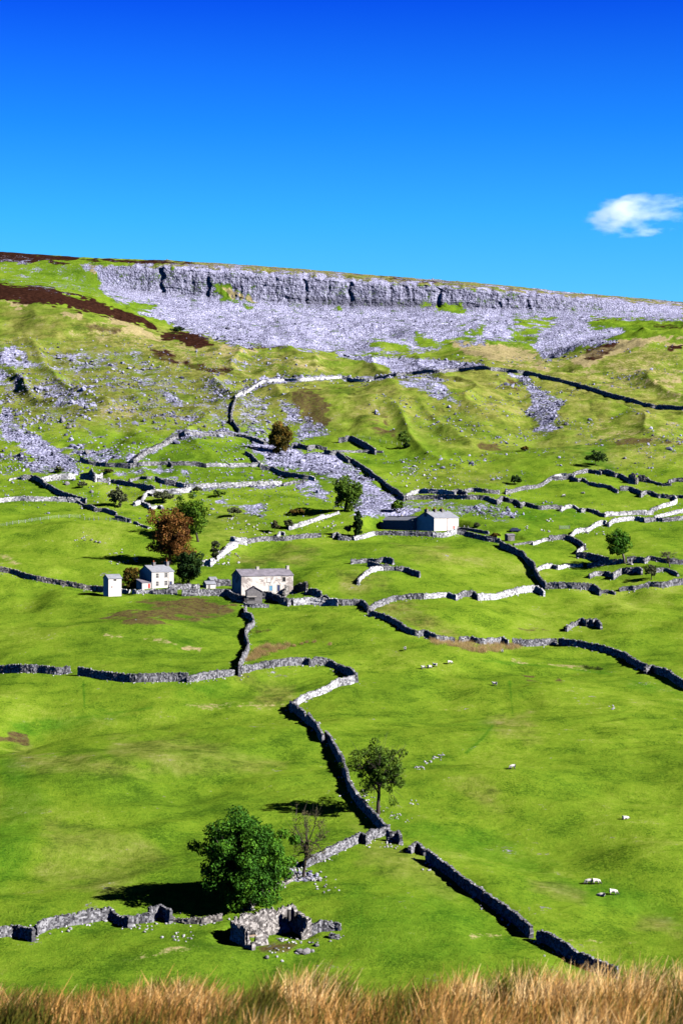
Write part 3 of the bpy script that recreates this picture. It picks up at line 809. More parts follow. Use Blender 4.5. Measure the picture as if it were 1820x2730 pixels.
def wall_mesh(g, hgt, thick=0.65, rough=1.0, broken=0.15, hfun=None, coping=True, seed=0, sink=0.35, stone=None):
    """irregular drystone masonry along ground line g; returns verts, quads, tris, tones"""
    r = np.random.default_rng(seed)
    D = g[0].y
    st = stone or min(max(0.34, D / 1500.0), 0.6)
    line = resample(g, st)
    # even spacing
    n_ = len(line)
    if n_ < 3: line = resample(g, st / 2); n_ = len(line)
    s_ = np.concatenate([[0], np.cumsum([(line[i + 1] - line[i]).length for i in range(n_ - 1)])])
    tot = s_[-1]
    ns = max(3, int(tot / st) + 1)
    t_ = np.linspace(0, tot, ns)
    lx = np.interp(t_, s_, [q.x for q in line]); ly = np.interp(t_, s_, [q.y for q in line])
    gz = np.array([ground(a, b_) for a, b_ in zip(lx, ly)])
    k3 = np.array([1, 2, 3, 2, 1]) / 9.0
    gzs = np.convolve(np.pad(gz, 2, mode='edge'), k3, mode='valid') if ns > 5 else gz
    tx, ty = np.gradient(lx), np.gradient(ly)
    ln = np.hypot(tx, ty) + 1e-9
    nx, ny = -ty / ln, tx / ln
    hn = 1 + broken * vnoise(t_ / 7.0, t_ * 0 + seed * 3.1, 5) + 0.5 * broken * vnoise(t_ / 1.9, t_ * 0 + seed * 1.7, 6) + 0.05 * r.standard_normal(ns)
    # here and there the top has slipped
    slip = vnoise(t_ / 5.0, t_ * 0 + seed * 5.3, 8)
    hn -= np.clip(slip - 0.72, 0, 1) * 1.9 * min(1, broken * 5)
    hh = hgt * np.clip(hn, 0.3, 1.4)
    if hfun is not None: hh = hh * np.array([hfun(q) for q in t_ / tot])
    course = 0.30 if D < 420 else 0.42
    nc = max(3, int(hgt / course) + 1)
    js = 0.055 * rough
    rings = []
    for side in (1, -1):
        for c_ in range(nc + 1):
            fr = c_ / nc
            wd = thick / 2 * (1.18 - 0.42 * fr)
            z = np.where(c_ == 0, gz - sink, gzs + hh * fr - (sink * 0 if c_ else 0))
            if c_ == 0: z = np.minimum(gz, gzs) - sink
            jx = r.normal(0, js, ns); jz = r.normal(0, 0.05 if c_ else 0.0, ns); ja = r.normal(0, 0.06, ns) * st / 0.34
            off = side * wd + jx
            rings.append(np.stack([lx + nx * off + tx / ln * ja, ly + ny * off + ty / ln * ja, z + jz], -1))
    V1 = np.concatenate(rings)              # (2*(nc+1)*ns)
    def idx(side, c_, i): return ((0 if side == 1 else nc + 1) + c_) * ns + i
    ar = np.arange(ns - 1)
    q = []
    for c_ in range(nc):
        q.append(np.stack([idx(1, c_, ar + 1), idx(1, c_, ar), idx(1, c_ + 1, ar), idx(1, c_ + 1, ar + 1)], -1))
        q.append(np.stack([idx(-1, c_, ar), idx(-1, c_, ar + 1), idx(-1, c_ + 1, ar + 1), idx(-1, c_ + 1, ar)], -1))
    q.append(np.stack([idx(1, nc, ar + 1), idx(1, nc, ar), idx(-1, nc, ar), idx(-1, nc, ar + 1)], -1))
    for e_ in (0, ns - 1):
        cc = np.arange(nc)
        a = np.stack([idx(1, cc, e_), idx(-1, cc, e_), idx(-1, cc + 1, e_), idx(1, cc + 1, e_)], -1)
        q.append(a if e_ == 0 else a[:, ::-1])
    Q = np.concatenate(q)
    vs, fs = [V1], [Q]
    base = len(V1)
    if coping:
        # rough stones set along the top and knocked about the foot
        m_n = int(tot / (st * 0.9))
        tt = np.sort(r.uniform(0, tot, m_n))
        cx, cy = np.interp(tt, t_, lx), np.interp(tt, t_, ly)
        cz = np.interp(tt, t_, gzs + hh)
        ang = np.interp(tt, t_, np.unwrap(np.arctan2(ty, tx))) + r.normal(0, 0.25, m_n)
        bx, by, bz = r.uniform(0.06, 0.14, m_n) * st / 0.34, r.uniform(0.16, 0.27, m_n) * thick / 0.65, r.uniform(0.05, 0.13, m_n)
        sg = np.array([(-1, -1, -1), (1, -1, -1), (1, 1, -1), (-1, 1, -1), (-1, -1, 1), (1, -1, 1), (1, 1, 1), (-1, 1, 1)], float)
        P_ = sg[None] * np.stack([bx, by, bz], -1)[:, None] * (1 + r.normal(0, 0.16, (m_n, 8, 3)))
        ca, sa = np.cos(ang)[:, None], np.sin(ang)[:, None]
        Wx = P_[..., 0] * ca - P_[..., 1] * sa + cx[:, None]
        Wy = P_[..., 0] * sa + P_[..., 1] * ca + cy[:, None]
        Wz = P_[..., 2] + cz[:, None] + r.uniform(-0.03, 0.08, m_n)[:, None]
        bf = np.array([(3, 2, 1, 0), (4, 5, 6, 7), (0, 1, 5, 4), (1, 2, 6, 5), (2, 3, 7, 6), (3, 0, 4, 7)])
        vs.append(np.stack([Wx, Wy, Wz], -1).reshape(-1, 3))
        fs.append((bf[None] + base + 8 * np.arange(m_n)[:, None, None]).reshape(-1, 4))
    Vv, Ff = np.concatenate(vs), np.concatenate(fs)
    tone = r.uniform(0, 1, len(Ff))
    return Vv, Ff, tone


WALLN = [0]


def wall(px, hgt, label, mat='stone', name='drystone_wall', cat='drystone wall', group='drystone field walls', rubble=0.5, **kw):
    WALLN[0] += 1
    px = [tuple(q) for q in px]
    for i, j in ((0, 1), (-1, -2)):        # walls run on under their tumbled ends
        dx, dy = px[i][0] - px[j][0], px[i][1] - px[j][1]
        k = 4.0 / (math.hypot(dx, dy) + 1e-6)
        px[i] = (px[i][0] + dx * k, px[i][1] + dy * k)
    g = trace(px, hgt)
    V, Q, tone = wall_mesh(g, hgt, seed=WALLN[0] * 13, **kw)
    o_ = V.mean(0); o_[2] = V[:, 2].min()
    ob = npmesh(name, V - o_, Q, MATS[mat], tone=tone)
    ob.location = o_.tolist()
    tag(ob, label, cat, group, 'thing')
    for q in resample(g, 2.0):
        if random.random() < rubble: STONES.append((q.x, q.y, 1.0))
    return ob

# --- the lower pasture
wall(P('L1', (-30, 716), (60, 702), (112, 712), (150, 730)), 1.5, 'low end of the lumpy wall beside the tumbled gap at the frame edge', 'stone', broken=.25)
wall(P('L1', (172, 692), (230, 662), (330, 647), (420, 632), (510, 617), (550, 640), (592, 658)), 1.8, 'bulging lit wall running toward the dark tree shadow', broken=.25)
wall(P('L1', (572, 668), (640, 660), (700, 655)), 1.0, 'slumped low stretch of wall before the big tree shadow', broken=.5)
wall(P('L1', (690, 632), (740, 614), (782, 646)), 1.5, 'short humped piece of wall at the tip of the big tree shadow', broken=.4)
wall(P('L1', (785, 660), (850, 672), (940, 673), (1015, 657)), .7, 'yellowish tumbled foundation crossing the big tree shadow', 'stone_warm', broken=.6)
wall(P('L1', (1145, 600), (1190, 545), (1240, 512), (1310, 482), (1360, 452)), 1.1, 'broken pale wall climbing beneath the big green tree', 'stone_warm', broken=.7)
wall(P('X', (430, 1225), (560, 1165), (700, 1100), (870, 1020), (985, 970), (1020, 1010), (1080, 948), (1170, 920), (1240, 895)), 1.55, 'rugged grey wall from the leafless tree up to the wall junction', broken=.2)
wall(P('X', (1250, 950), (1295, 958), (1345, 945), (1368, 975)), 1.9, 'stub of wall with an upright broken end below the junction', broken=.2)
wall(P('X', (838, 350), (850, 420), (870, 470), (900, 530), (940, 590), (970, 625), (1020, 680), (1080, 740), (1130, 800), (1190, 868), (1240, 895)), 1.6, 'wall in shadow passing just beside the lone tree trunk')
wall(P('W', (668, 822), (710, 865), (740, 930), (770, 980), (800, 1040), (840, 1100), (850, 1160), (880, 1228)), 1.9, 'wall with a tall rounded head and a long black shadow')
wall(P('W', (300, 510), (380, 572), (450, 630), (520, 680), (580, 740), (590, 790), (625, 838)), 2.0, 'tall dark wall leading down from the sharp bend')
wall(P('W', (968, 235), (905, 262), (860, 264), (790, 276), (700, 325), (600, 370), (510, 400), (420, 425), (350, 492), (320, 520)), 1.7, 'sunlit pale wall of the hairpin, doubling back from the corner', 'stone_pale_lit')
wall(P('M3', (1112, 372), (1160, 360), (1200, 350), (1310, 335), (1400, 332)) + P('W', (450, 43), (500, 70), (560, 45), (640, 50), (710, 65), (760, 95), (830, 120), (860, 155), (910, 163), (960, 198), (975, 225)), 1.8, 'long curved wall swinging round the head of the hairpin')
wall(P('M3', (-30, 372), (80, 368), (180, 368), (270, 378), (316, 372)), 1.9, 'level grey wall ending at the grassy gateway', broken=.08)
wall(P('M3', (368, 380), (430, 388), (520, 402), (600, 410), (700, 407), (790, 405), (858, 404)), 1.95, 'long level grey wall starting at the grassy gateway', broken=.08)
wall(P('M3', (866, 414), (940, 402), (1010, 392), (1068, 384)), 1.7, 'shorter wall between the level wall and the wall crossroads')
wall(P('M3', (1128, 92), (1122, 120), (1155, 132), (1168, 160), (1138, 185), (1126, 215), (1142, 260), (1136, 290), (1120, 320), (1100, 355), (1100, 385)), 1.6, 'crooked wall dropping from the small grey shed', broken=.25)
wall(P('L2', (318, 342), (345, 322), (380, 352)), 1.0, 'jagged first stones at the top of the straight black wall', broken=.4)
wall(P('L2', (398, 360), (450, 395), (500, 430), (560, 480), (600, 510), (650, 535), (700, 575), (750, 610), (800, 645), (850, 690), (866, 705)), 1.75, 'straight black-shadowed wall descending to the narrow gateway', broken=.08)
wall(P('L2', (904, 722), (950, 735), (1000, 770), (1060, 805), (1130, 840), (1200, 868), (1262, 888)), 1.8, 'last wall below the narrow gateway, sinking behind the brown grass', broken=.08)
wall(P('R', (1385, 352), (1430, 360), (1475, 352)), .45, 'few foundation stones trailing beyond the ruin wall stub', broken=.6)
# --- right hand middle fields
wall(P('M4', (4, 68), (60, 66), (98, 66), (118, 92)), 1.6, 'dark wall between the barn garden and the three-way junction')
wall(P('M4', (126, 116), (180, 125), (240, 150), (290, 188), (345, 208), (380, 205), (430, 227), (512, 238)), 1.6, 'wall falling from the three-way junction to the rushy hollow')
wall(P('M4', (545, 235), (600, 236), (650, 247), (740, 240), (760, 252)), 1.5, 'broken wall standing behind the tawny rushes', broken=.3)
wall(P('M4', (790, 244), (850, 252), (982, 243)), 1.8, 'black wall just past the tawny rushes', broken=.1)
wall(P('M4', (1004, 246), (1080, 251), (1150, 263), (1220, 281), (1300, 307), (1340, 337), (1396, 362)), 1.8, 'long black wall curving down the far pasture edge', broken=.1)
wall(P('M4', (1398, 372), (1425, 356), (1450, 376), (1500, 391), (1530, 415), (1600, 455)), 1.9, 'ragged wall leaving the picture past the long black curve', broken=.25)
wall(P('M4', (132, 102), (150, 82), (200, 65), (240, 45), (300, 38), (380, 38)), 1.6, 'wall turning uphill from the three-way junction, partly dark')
wall(P('M4', (384, 38), (490, 30), (522, 44)), 1.6, 'bright bulge of wall above the shaded green hollow', 'stone_pale_lit')
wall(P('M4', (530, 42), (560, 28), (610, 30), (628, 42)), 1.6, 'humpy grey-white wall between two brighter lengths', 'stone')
wall(P('M4', (630, 42), (700, 40), (760, 25), (830, 8), (895, 3), (925, 22)), 1.8, 'brightest white wall, meeting the foot of the big black wall', 'stone_pale_lit')
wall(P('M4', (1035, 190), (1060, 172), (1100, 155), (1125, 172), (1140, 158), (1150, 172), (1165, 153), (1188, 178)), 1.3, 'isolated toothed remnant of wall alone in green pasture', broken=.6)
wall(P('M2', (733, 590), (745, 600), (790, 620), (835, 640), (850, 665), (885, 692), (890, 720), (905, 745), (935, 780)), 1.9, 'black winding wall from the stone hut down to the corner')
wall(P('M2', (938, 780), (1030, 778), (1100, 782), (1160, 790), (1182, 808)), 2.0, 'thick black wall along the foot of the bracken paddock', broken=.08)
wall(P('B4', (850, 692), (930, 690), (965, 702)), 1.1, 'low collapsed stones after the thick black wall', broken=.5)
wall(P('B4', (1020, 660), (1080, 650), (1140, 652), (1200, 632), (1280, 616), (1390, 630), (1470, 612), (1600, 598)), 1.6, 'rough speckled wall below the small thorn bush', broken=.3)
wall(P('B4', (290, 505), (340, 480), (430, 470), (470, 490), (560, 465), (682, 460)), 1.2, 'lit low wall crossing the paddock to the narrow gap', 'stone_pale_lit', broken=.25)
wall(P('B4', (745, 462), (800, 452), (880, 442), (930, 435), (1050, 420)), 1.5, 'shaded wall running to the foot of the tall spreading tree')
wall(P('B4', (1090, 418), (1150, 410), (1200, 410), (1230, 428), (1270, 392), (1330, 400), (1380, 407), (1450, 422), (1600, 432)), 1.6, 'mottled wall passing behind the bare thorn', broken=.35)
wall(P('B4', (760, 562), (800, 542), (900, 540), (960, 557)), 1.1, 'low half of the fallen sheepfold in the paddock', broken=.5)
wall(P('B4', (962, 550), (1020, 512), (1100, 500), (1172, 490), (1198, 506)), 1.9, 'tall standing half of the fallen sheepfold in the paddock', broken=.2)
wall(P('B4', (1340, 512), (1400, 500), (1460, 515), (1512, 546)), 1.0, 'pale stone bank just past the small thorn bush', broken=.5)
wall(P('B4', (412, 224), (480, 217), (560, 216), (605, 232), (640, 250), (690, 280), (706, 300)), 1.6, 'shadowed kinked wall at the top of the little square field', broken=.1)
wall(P('B4', (706, 298), (695, 320), (650, 345)), 1.4, 'short bright face where the kinked wall turns', 'stone_pale_lit', broken=.1)
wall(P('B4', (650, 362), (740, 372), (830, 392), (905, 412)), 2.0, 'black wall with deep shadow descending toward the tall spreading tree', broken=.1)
wall(P('B4', (595, 202), (620, 172), (680, 156), (740, 155), (800, 112), (870, 86), (886, 92)), 1.4, 'white wall climbing from the kink to the open gateway', 'stone_pale_lit', broken=.12)
wall(P('B4', (406, 230), (350, 240), (300, 262), (268, 272)), 1.2, 'pale low wall between the hut and the square field', 'stone_pale_lit', broken=.2)
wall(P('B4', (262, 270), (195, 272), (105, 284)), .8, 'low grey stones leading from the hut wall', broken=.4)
wall(P('B4', (925, 102), (950, 76), (1050, 60), (1150, 50), (1230, 66)), 1.5, 'white wall starting at the open gateway', 'stone_pale_lit', broken=.12)
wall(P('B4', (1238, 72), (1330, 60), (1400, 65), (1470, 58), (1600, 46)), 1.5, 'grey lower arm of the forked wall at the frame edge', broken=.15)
wall(P('B4', (1325, 46), (1400, 25), (1480, 6), (1600, -14)), 1.3, 'white upper arm of the forked wall at the frame edge', 'stone_pale_lit', broken=.15)
# --- upper right
wall(P('A3', (602, 642), (640, 615), (700, 600), (820, 600), (980, 610), (1010, 624)), 1.7, 'gleaming white wall behind the upper farm', 'stone_pale_lit', broken=.2)
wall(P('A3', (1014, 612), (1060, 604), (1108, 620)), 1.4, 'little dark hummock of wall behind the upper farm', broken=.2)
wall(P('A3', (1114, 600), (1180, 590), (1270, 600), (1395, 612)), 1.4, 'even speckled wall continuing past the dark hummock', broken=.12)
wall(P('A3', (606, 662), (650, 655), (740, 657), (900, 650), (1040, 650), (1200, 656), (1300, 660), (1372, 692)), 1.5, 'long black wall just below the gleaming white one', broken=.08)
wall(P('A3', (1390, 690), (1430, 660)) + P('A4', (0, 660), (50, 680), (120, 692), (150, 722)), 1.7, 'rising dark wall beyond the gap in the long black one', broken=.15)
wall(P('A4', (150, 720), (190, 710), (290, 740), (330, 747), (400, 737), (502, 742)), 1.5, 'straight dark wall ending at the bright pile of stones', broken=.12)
wall(P('A4', (512, 760), (560, 735), (620, 735), (682, 768)), 1.3, 'bright pile of wall stones between two wall ends', 'stone_pale_lit', broken=.4)
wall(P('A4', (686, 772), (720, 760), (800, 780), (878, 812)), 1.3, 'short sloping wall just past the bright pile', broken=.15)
wall(P('A4', (886, 804), (990, 796), (1100, 790), (1210, 787), (1290, 788)), 1.5, 'smooth white wall under the round shaded hollow', 'stone_pale_lit', broken=.12)
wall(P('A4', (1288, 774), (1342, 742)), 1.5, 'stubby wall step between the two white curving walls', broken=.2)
wall(P('A4', (1360, 736), (1450, 712), (1490, 702), (1514, 682), (1490, 656)), 1.5, 'white wall curling round the corner of the top pasture', 'stone_pale_lit', broken=.12)
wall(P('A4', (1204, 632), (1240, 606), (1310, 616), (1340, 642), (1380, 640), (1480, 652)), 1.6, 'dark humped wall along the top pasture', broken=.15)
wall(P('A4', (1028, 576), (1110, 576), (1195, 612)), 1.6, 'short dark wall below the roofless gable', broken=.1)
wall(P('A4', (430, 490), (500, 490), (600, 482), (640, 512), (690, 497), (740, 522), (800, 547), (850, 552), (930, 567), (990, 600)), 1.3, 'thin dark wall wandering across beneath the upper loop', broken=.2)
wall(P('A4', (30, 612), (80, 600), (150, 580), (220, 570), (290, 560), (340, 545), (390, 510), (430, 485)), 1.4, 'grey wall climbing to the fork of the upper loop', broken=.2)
wall(P('A4', (435, 484), (510, 466), (610, 470)), 1.1, 'pale link of wall at the fork of the upper loop', 'stone_pale_lit', broken=.2)
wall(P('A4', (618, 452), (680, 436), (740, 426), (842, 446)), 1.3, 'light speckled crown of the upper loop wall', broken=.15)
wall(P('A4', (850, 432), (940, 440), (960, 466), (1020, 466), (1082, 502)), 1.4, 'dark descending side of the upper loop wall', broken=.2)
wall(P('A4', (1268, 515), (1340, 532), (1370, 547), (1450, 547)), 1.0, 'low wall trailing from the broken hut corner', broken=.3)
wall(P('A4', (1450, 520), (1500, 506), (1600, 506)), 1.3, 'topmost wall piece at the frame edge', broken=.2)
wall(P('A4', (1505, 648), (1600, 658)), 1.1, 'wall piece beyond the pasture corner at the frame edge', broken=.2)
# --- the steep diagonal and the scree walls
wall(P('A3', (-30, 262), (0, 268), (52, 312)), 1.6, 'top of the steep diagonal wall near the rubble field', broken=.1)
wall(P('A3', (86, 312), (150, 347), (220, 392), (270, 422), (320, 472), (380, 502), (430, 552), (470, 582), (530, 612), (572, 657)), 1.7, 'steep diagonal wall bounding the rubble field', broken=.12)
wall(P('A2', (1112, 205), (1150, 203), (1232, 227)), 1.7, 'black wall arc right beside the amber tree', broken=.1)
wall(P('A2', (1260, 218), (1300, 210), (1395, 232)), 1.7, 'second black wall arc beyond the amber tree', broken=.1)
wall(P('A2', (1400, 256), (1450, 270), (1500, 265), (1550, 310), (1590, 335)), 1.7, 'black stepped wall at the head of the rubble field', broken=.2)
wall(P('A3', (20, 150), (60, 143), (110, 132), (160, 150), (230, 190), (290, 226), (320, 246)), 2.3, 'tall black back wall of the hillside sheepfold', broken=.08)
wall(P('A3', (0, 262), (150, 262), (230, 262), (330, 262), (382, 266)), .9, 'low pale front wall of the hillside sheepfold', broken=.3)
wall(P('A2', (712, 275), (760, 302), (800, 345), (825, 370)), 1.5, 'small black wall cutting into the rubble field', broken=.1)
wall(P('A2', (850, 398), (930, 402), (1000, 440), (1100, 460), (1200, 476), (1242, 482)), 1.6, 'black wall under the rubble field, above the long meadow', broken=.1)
wall(P('A2', (1246, 482), (1292, 494)), 1.6, 'bright square wall end at the meadow corner', 'stone_pale_lit', broken=.1)
wall(P('A2', (165, 556), (280, 560), (400, 550), (560, 546), (700, 540), (850, 535), (1002, 532)), 1.6, 'long bright wall under the enclosed meadow', 'stone_pale_lit', broken=.12)
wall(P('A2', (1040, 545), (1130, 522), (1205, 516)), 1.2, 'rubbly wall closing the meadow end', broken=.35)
wall(P('A2', (360, 376), (450, 370), (555, 376)), 1.4, 'bright wall above the meadow, before the small break', 'stone_pale_lit', broken=.15)
wall(P('A2', (578, 380), (700, 375), (835, 374)), 1.3, 'bright wall above the meadow, after the small break', 'stone_pale_lit', broken=.15)
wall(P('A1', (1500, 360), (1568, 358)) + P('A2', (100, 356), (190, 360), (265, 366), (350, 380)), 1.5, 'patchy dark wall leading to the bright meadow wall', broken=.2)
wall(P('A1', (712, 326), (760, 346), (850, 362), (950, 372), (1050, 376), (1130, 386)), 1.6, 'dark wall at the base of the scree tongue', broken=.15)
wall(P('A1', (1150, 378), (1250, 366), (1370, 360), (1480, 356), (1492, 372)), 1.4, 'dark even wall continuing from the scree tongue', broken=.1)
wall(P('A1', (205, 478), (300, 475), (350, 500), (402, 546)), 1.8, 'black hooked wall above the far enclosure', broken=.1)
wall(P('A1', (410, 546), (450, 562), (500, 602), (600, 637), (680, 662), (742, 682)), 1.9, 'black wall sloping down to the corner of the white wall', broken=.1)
wall(P('A1', (-30, 684), (0, 680), (100, 670), (200, 662), (330, 668), (450, 666), (570, 672), (680, 680), (745, 682)), 1.6, 'long white wall reaching the black sloping one', 'stone_pale_lit', broken=.1)
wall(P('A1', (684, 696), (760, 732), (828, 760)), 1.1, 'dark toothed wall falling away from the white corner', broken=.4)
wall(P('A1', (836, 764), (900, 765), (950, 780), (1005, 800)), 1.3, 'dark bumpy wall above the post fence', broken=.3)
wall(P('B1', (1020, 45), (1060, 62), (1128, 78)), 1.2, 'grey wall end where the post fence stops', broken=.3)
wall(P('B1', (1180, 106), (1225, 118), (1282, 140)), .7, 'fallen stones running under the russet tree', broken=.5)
wall(P('A1', (90, 505), (150, 490), (200, 492)), .9, 'low pale stones before the black hooked wall', 'stone_pale_lit', broken=.4)
wall(P('A1', (380, 492), (470, 475), (560, 466), (640, 465)), 2.2, 'tall gleaming wall right before the ruined cottage', 'stone_pale_lit', broken=.1)
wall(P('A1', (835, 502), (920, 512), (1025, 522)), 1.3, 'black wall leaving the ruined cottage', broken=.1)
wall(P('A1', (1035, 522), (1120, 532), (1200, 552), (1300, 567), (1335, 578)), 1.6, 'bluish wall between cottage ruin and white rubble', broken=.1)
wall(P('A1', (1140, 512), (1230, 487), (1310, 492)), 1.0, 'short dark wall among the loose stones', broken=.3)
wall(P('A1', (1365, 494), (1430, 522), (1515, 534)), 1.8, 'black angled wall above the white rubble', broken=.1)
wall(P('A2', (0, 515), (50, 520), (100, 535), (165, 552)), 1.5, 'white angled wall joining the meadow wall', 'stone_pale_lit', broken=.15)
wall(P('A2', (-100, 620), (0, 600), (100, 598), (210, 590)), 1.6, 'broad bank of white rubble below the angled wall', 'stone_pale_lit', broken=.3, thick=1.4)
wall(P('A1', (1245, 672), (1270, 632), (1315, 608)), 1.5, 'white wall spur beside the grey shrub', 'stone_pale_lit', broken=.2)
wall(P('A1', (1180, 712), (1230, 695), (1300, 735)), 1.3, 'white boulder bank above the russet tree', 'stone_pale_lit', broken=.35, thick=1.2)
wall(P('A1', (1320, 750), (1380, 725), (1408, 745)), 1.2, 'small white heap right against the russet tree', 'stone_pale_lit', broken=.35, thick=1.2)
wall(P('A1', (1160, 345), (1250, 268), (1400, 200), (1500, 150), (1568, 118)) + P('A2', (60, 135), (200, 95), (300, 112), (400, 105), (540, 92), (700, 120), (780, 150), (862, 180)), 1.5, 'wide tumbledown wall sweeping above the walled knoll', 'stone', broken=.4, thick=1.8)
wall(P('M1', (1062, 8), (1074, 40), (1096, 70)), 1.6, 'small black upright wall on the steep bank', broken=.1)
wall(P('T', (1082, 722), (1066, 770), (1062, 822)), 1.6, 'dark wall end turning down the bank', broken=.2)
wall(P('T', (1085, 712), (1150, 677), (1210, 642), (1300, 637), (1400, 635), (1480, 627), (1568, 622)) + P('U', (60, 636), (125, 638)), 1.3, 'whitish top wall curving along the foot of the scree', 'stone_pale_lit', broken=.2, thick=1.3)
wall(P('U', (130, 635), (200, 618), (300, 606), (418, 594)), 1.2, 'paler stretch of the top wall beside the white screes', broken=.3)
wall(P('U', (425, 596), (500, 593), (590, 583), (640, 576), (690, 586)), 1.5, 'grey hump of the top wall', broken=.15)
wall(P('U', (690, 584), (760, 591), (850, 601), (930, 621), (1000, 636), (1080, 656), (1180, 686), (1260, 711), (1340, 731), (1430, 756), (1600, 766)), 1.7, 'longest dark wall slanting across the high hillside', broken=.08)
# --- around the farms
wall(P('B2', (590, 228), (620, 242), (700, 252)), 1.8, 'bulky white wall end at the field corner', 'stone_pale_lit', broken=.35, thick=1.2)
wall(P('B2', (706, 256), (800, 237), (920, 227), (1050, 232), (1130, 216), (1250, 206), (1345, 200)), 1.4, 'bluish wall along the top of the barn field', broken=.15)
wall(P('B2', (612, 275), (560, 302), (500, 352), (440, 392), (405, 430)), 1.7, 'bright rubble wall tumbling from the field corner', 'stone_pale_lit', broken=.35, thick=1.1)
wall(P('B2', (395, 440), (350, 430), (315, 436)), 1.8, 'white heap of wall beside the dark evergreen', 'stone_pale_lit', broken=.35, thick=1.2)
wall(P('B2', (1085, 140), (1200, 106), (1300, 72), (1400, 40), (1500, 5)), 1.2, 'irregular white wall rising toward the leaning tree', 'stone_pale_lit', broken=.35)
wall(P('B2', (975, 210), (1000, 175), (1030, 182)), 1.5, 'bright stub of stone by a dark hollow', 'stone_pale_lit', broken=.3)
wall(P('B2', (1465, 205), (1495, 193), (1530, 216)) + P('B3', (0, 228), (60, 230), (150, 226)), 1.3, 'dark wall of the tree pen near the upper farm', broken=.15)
wall(P('B3', (150, 226), (230, 210), (304, 186)), 1.4, 'pale curved wall of the tree pen near the upper farm', 'stone_pale_lit', broken=.12)
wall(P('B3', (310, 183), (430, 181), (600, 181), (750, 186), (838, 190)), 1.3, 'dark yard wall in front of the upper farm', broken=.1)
wall(P('B3', (840, 192), (920, 197), (1000, 180), (1026, 170)), 1.4, 'sunlit corner of the upper farm yard wall', 'stone_pale_lit', broken=.15)
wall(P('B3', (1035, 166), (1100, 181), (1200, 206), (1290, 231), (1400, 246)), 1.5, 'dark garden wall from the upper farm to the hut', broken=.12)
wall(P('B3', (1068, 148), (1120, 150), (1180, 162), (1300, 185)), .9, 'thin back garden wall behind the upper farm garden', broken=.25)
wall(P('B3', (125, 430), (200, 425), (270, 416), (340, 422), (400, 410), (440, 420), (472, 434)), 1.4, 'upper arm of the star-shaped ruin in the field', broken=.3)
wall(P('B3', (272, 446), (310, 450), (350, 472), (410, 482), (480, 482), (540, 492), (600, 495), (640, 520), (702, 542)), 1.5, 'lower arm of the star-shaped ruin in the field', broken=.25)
wall(P('B3', (400, 482), (330, 492), (260, 516), (220, 552), (190, 575), (182, 600)), 1.4, 'white arm of the star-shaped ruin in the field', 'stone_pale_lit', broken=.2)
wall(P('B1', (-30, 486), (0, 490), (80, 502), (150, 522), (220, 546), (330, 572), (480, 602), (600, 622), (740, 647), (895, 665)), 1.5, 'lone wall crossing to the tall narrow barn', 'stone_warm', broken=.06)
wall(P('B1', (1170, 692), (1250, 690), (1345, 686)), 1.1, 'whitish garden wall before the farmhouse', 'stone_pale_lit', broken=.3)
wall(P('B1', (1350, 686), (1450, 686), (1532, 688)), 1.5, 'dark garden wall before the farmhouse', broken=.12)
wall(P('B1', (1058, 690), (1120, 694)), .8, 'pale foundation beside the tall narrow barn', 'stone_pale_lit', broken=.3)
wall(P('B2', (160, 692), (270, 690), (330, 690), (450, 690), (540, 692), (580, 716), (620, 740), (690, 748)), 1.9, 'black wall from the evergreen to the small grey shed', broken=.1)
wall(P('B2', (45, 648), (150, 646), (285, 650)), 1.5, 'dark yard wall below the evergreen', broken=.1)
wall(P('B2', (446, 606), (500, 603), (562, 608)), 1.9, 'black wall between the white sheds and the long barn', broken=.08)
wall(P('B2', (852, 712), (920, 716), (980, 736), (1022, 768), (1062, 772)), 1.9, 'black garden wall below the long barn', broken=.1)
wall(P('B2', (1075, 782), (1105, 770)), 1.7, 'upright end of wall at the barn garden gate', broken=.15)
wall(P('B2', (1130, 767), (1230, 760), (1350, 766), (1492, 774)), 2.0, 'neat light masonry wall at the foot of the barn garden', 'stone_pale_lit', broken=.05)
wall(P('B2', (1498, 774), (1575, 772)), 1.5, 'dark short wall joining the neat light masonry', broken=.1)
wall(P('B2', (1045, 690), (1090, 655), (1140, 652), (1160, 645), (1222, 640)), 2.2, 'roofless outhouse wall against the long barn', 'stone_warm', broken=.35)
wall(P('B2', (1232, 670), (1255, 660), (1290, 682), (1350, 702)), 2.2, 'second broken outhouse wall beyond the long barn', broken=.3)
wall(P('B2', (1368, 738), (1395, 732), (1440, 762), (1490, 770)), 1.2, 'low stones trailing from the outhouse', broken=.4)
wall(P('B2', (700, 812), (760, 822), (830, 818), (890, 822)), .8, 'rubble skirt in front of the small grey shed', broken=.5)

# --- loose stone: scree, fallen stones (nobody could count them)
def ico():
    t = (1 + 5 ** .5) / 2
    v = np.array([(-1, t, 0), (1, t, 0), (-1, -t, 0), (1, -t, 0), (0, -1, t), (0, 1, t), (0, -1, -t), (0, 1, -t), (t, 0, -1), (t, 0, 1), (-t, 0, -1), (-t, 0, 1)], float)
    v /= np.linalg.norm(v[0])
    f = np.array([(0, 11, 5), (0, 5, 1), (0, 1, 7), (0, 7, 10), (0, 10, 11), (1, 5, 9), (5, 11, 4), (11, 10, 2), (10, 7, 6), (7, 1, 8), (3, 9, 4), (3, 4, 2), (3, 2, 6), (3, 6, 8), (3, 8, 9), (4, 9, 5), (2, 4, 11), (6, 2, 10), (8, 6, 7), (9, 8, 1)])
    return v, f
ICO_V, ICO_F = ico()


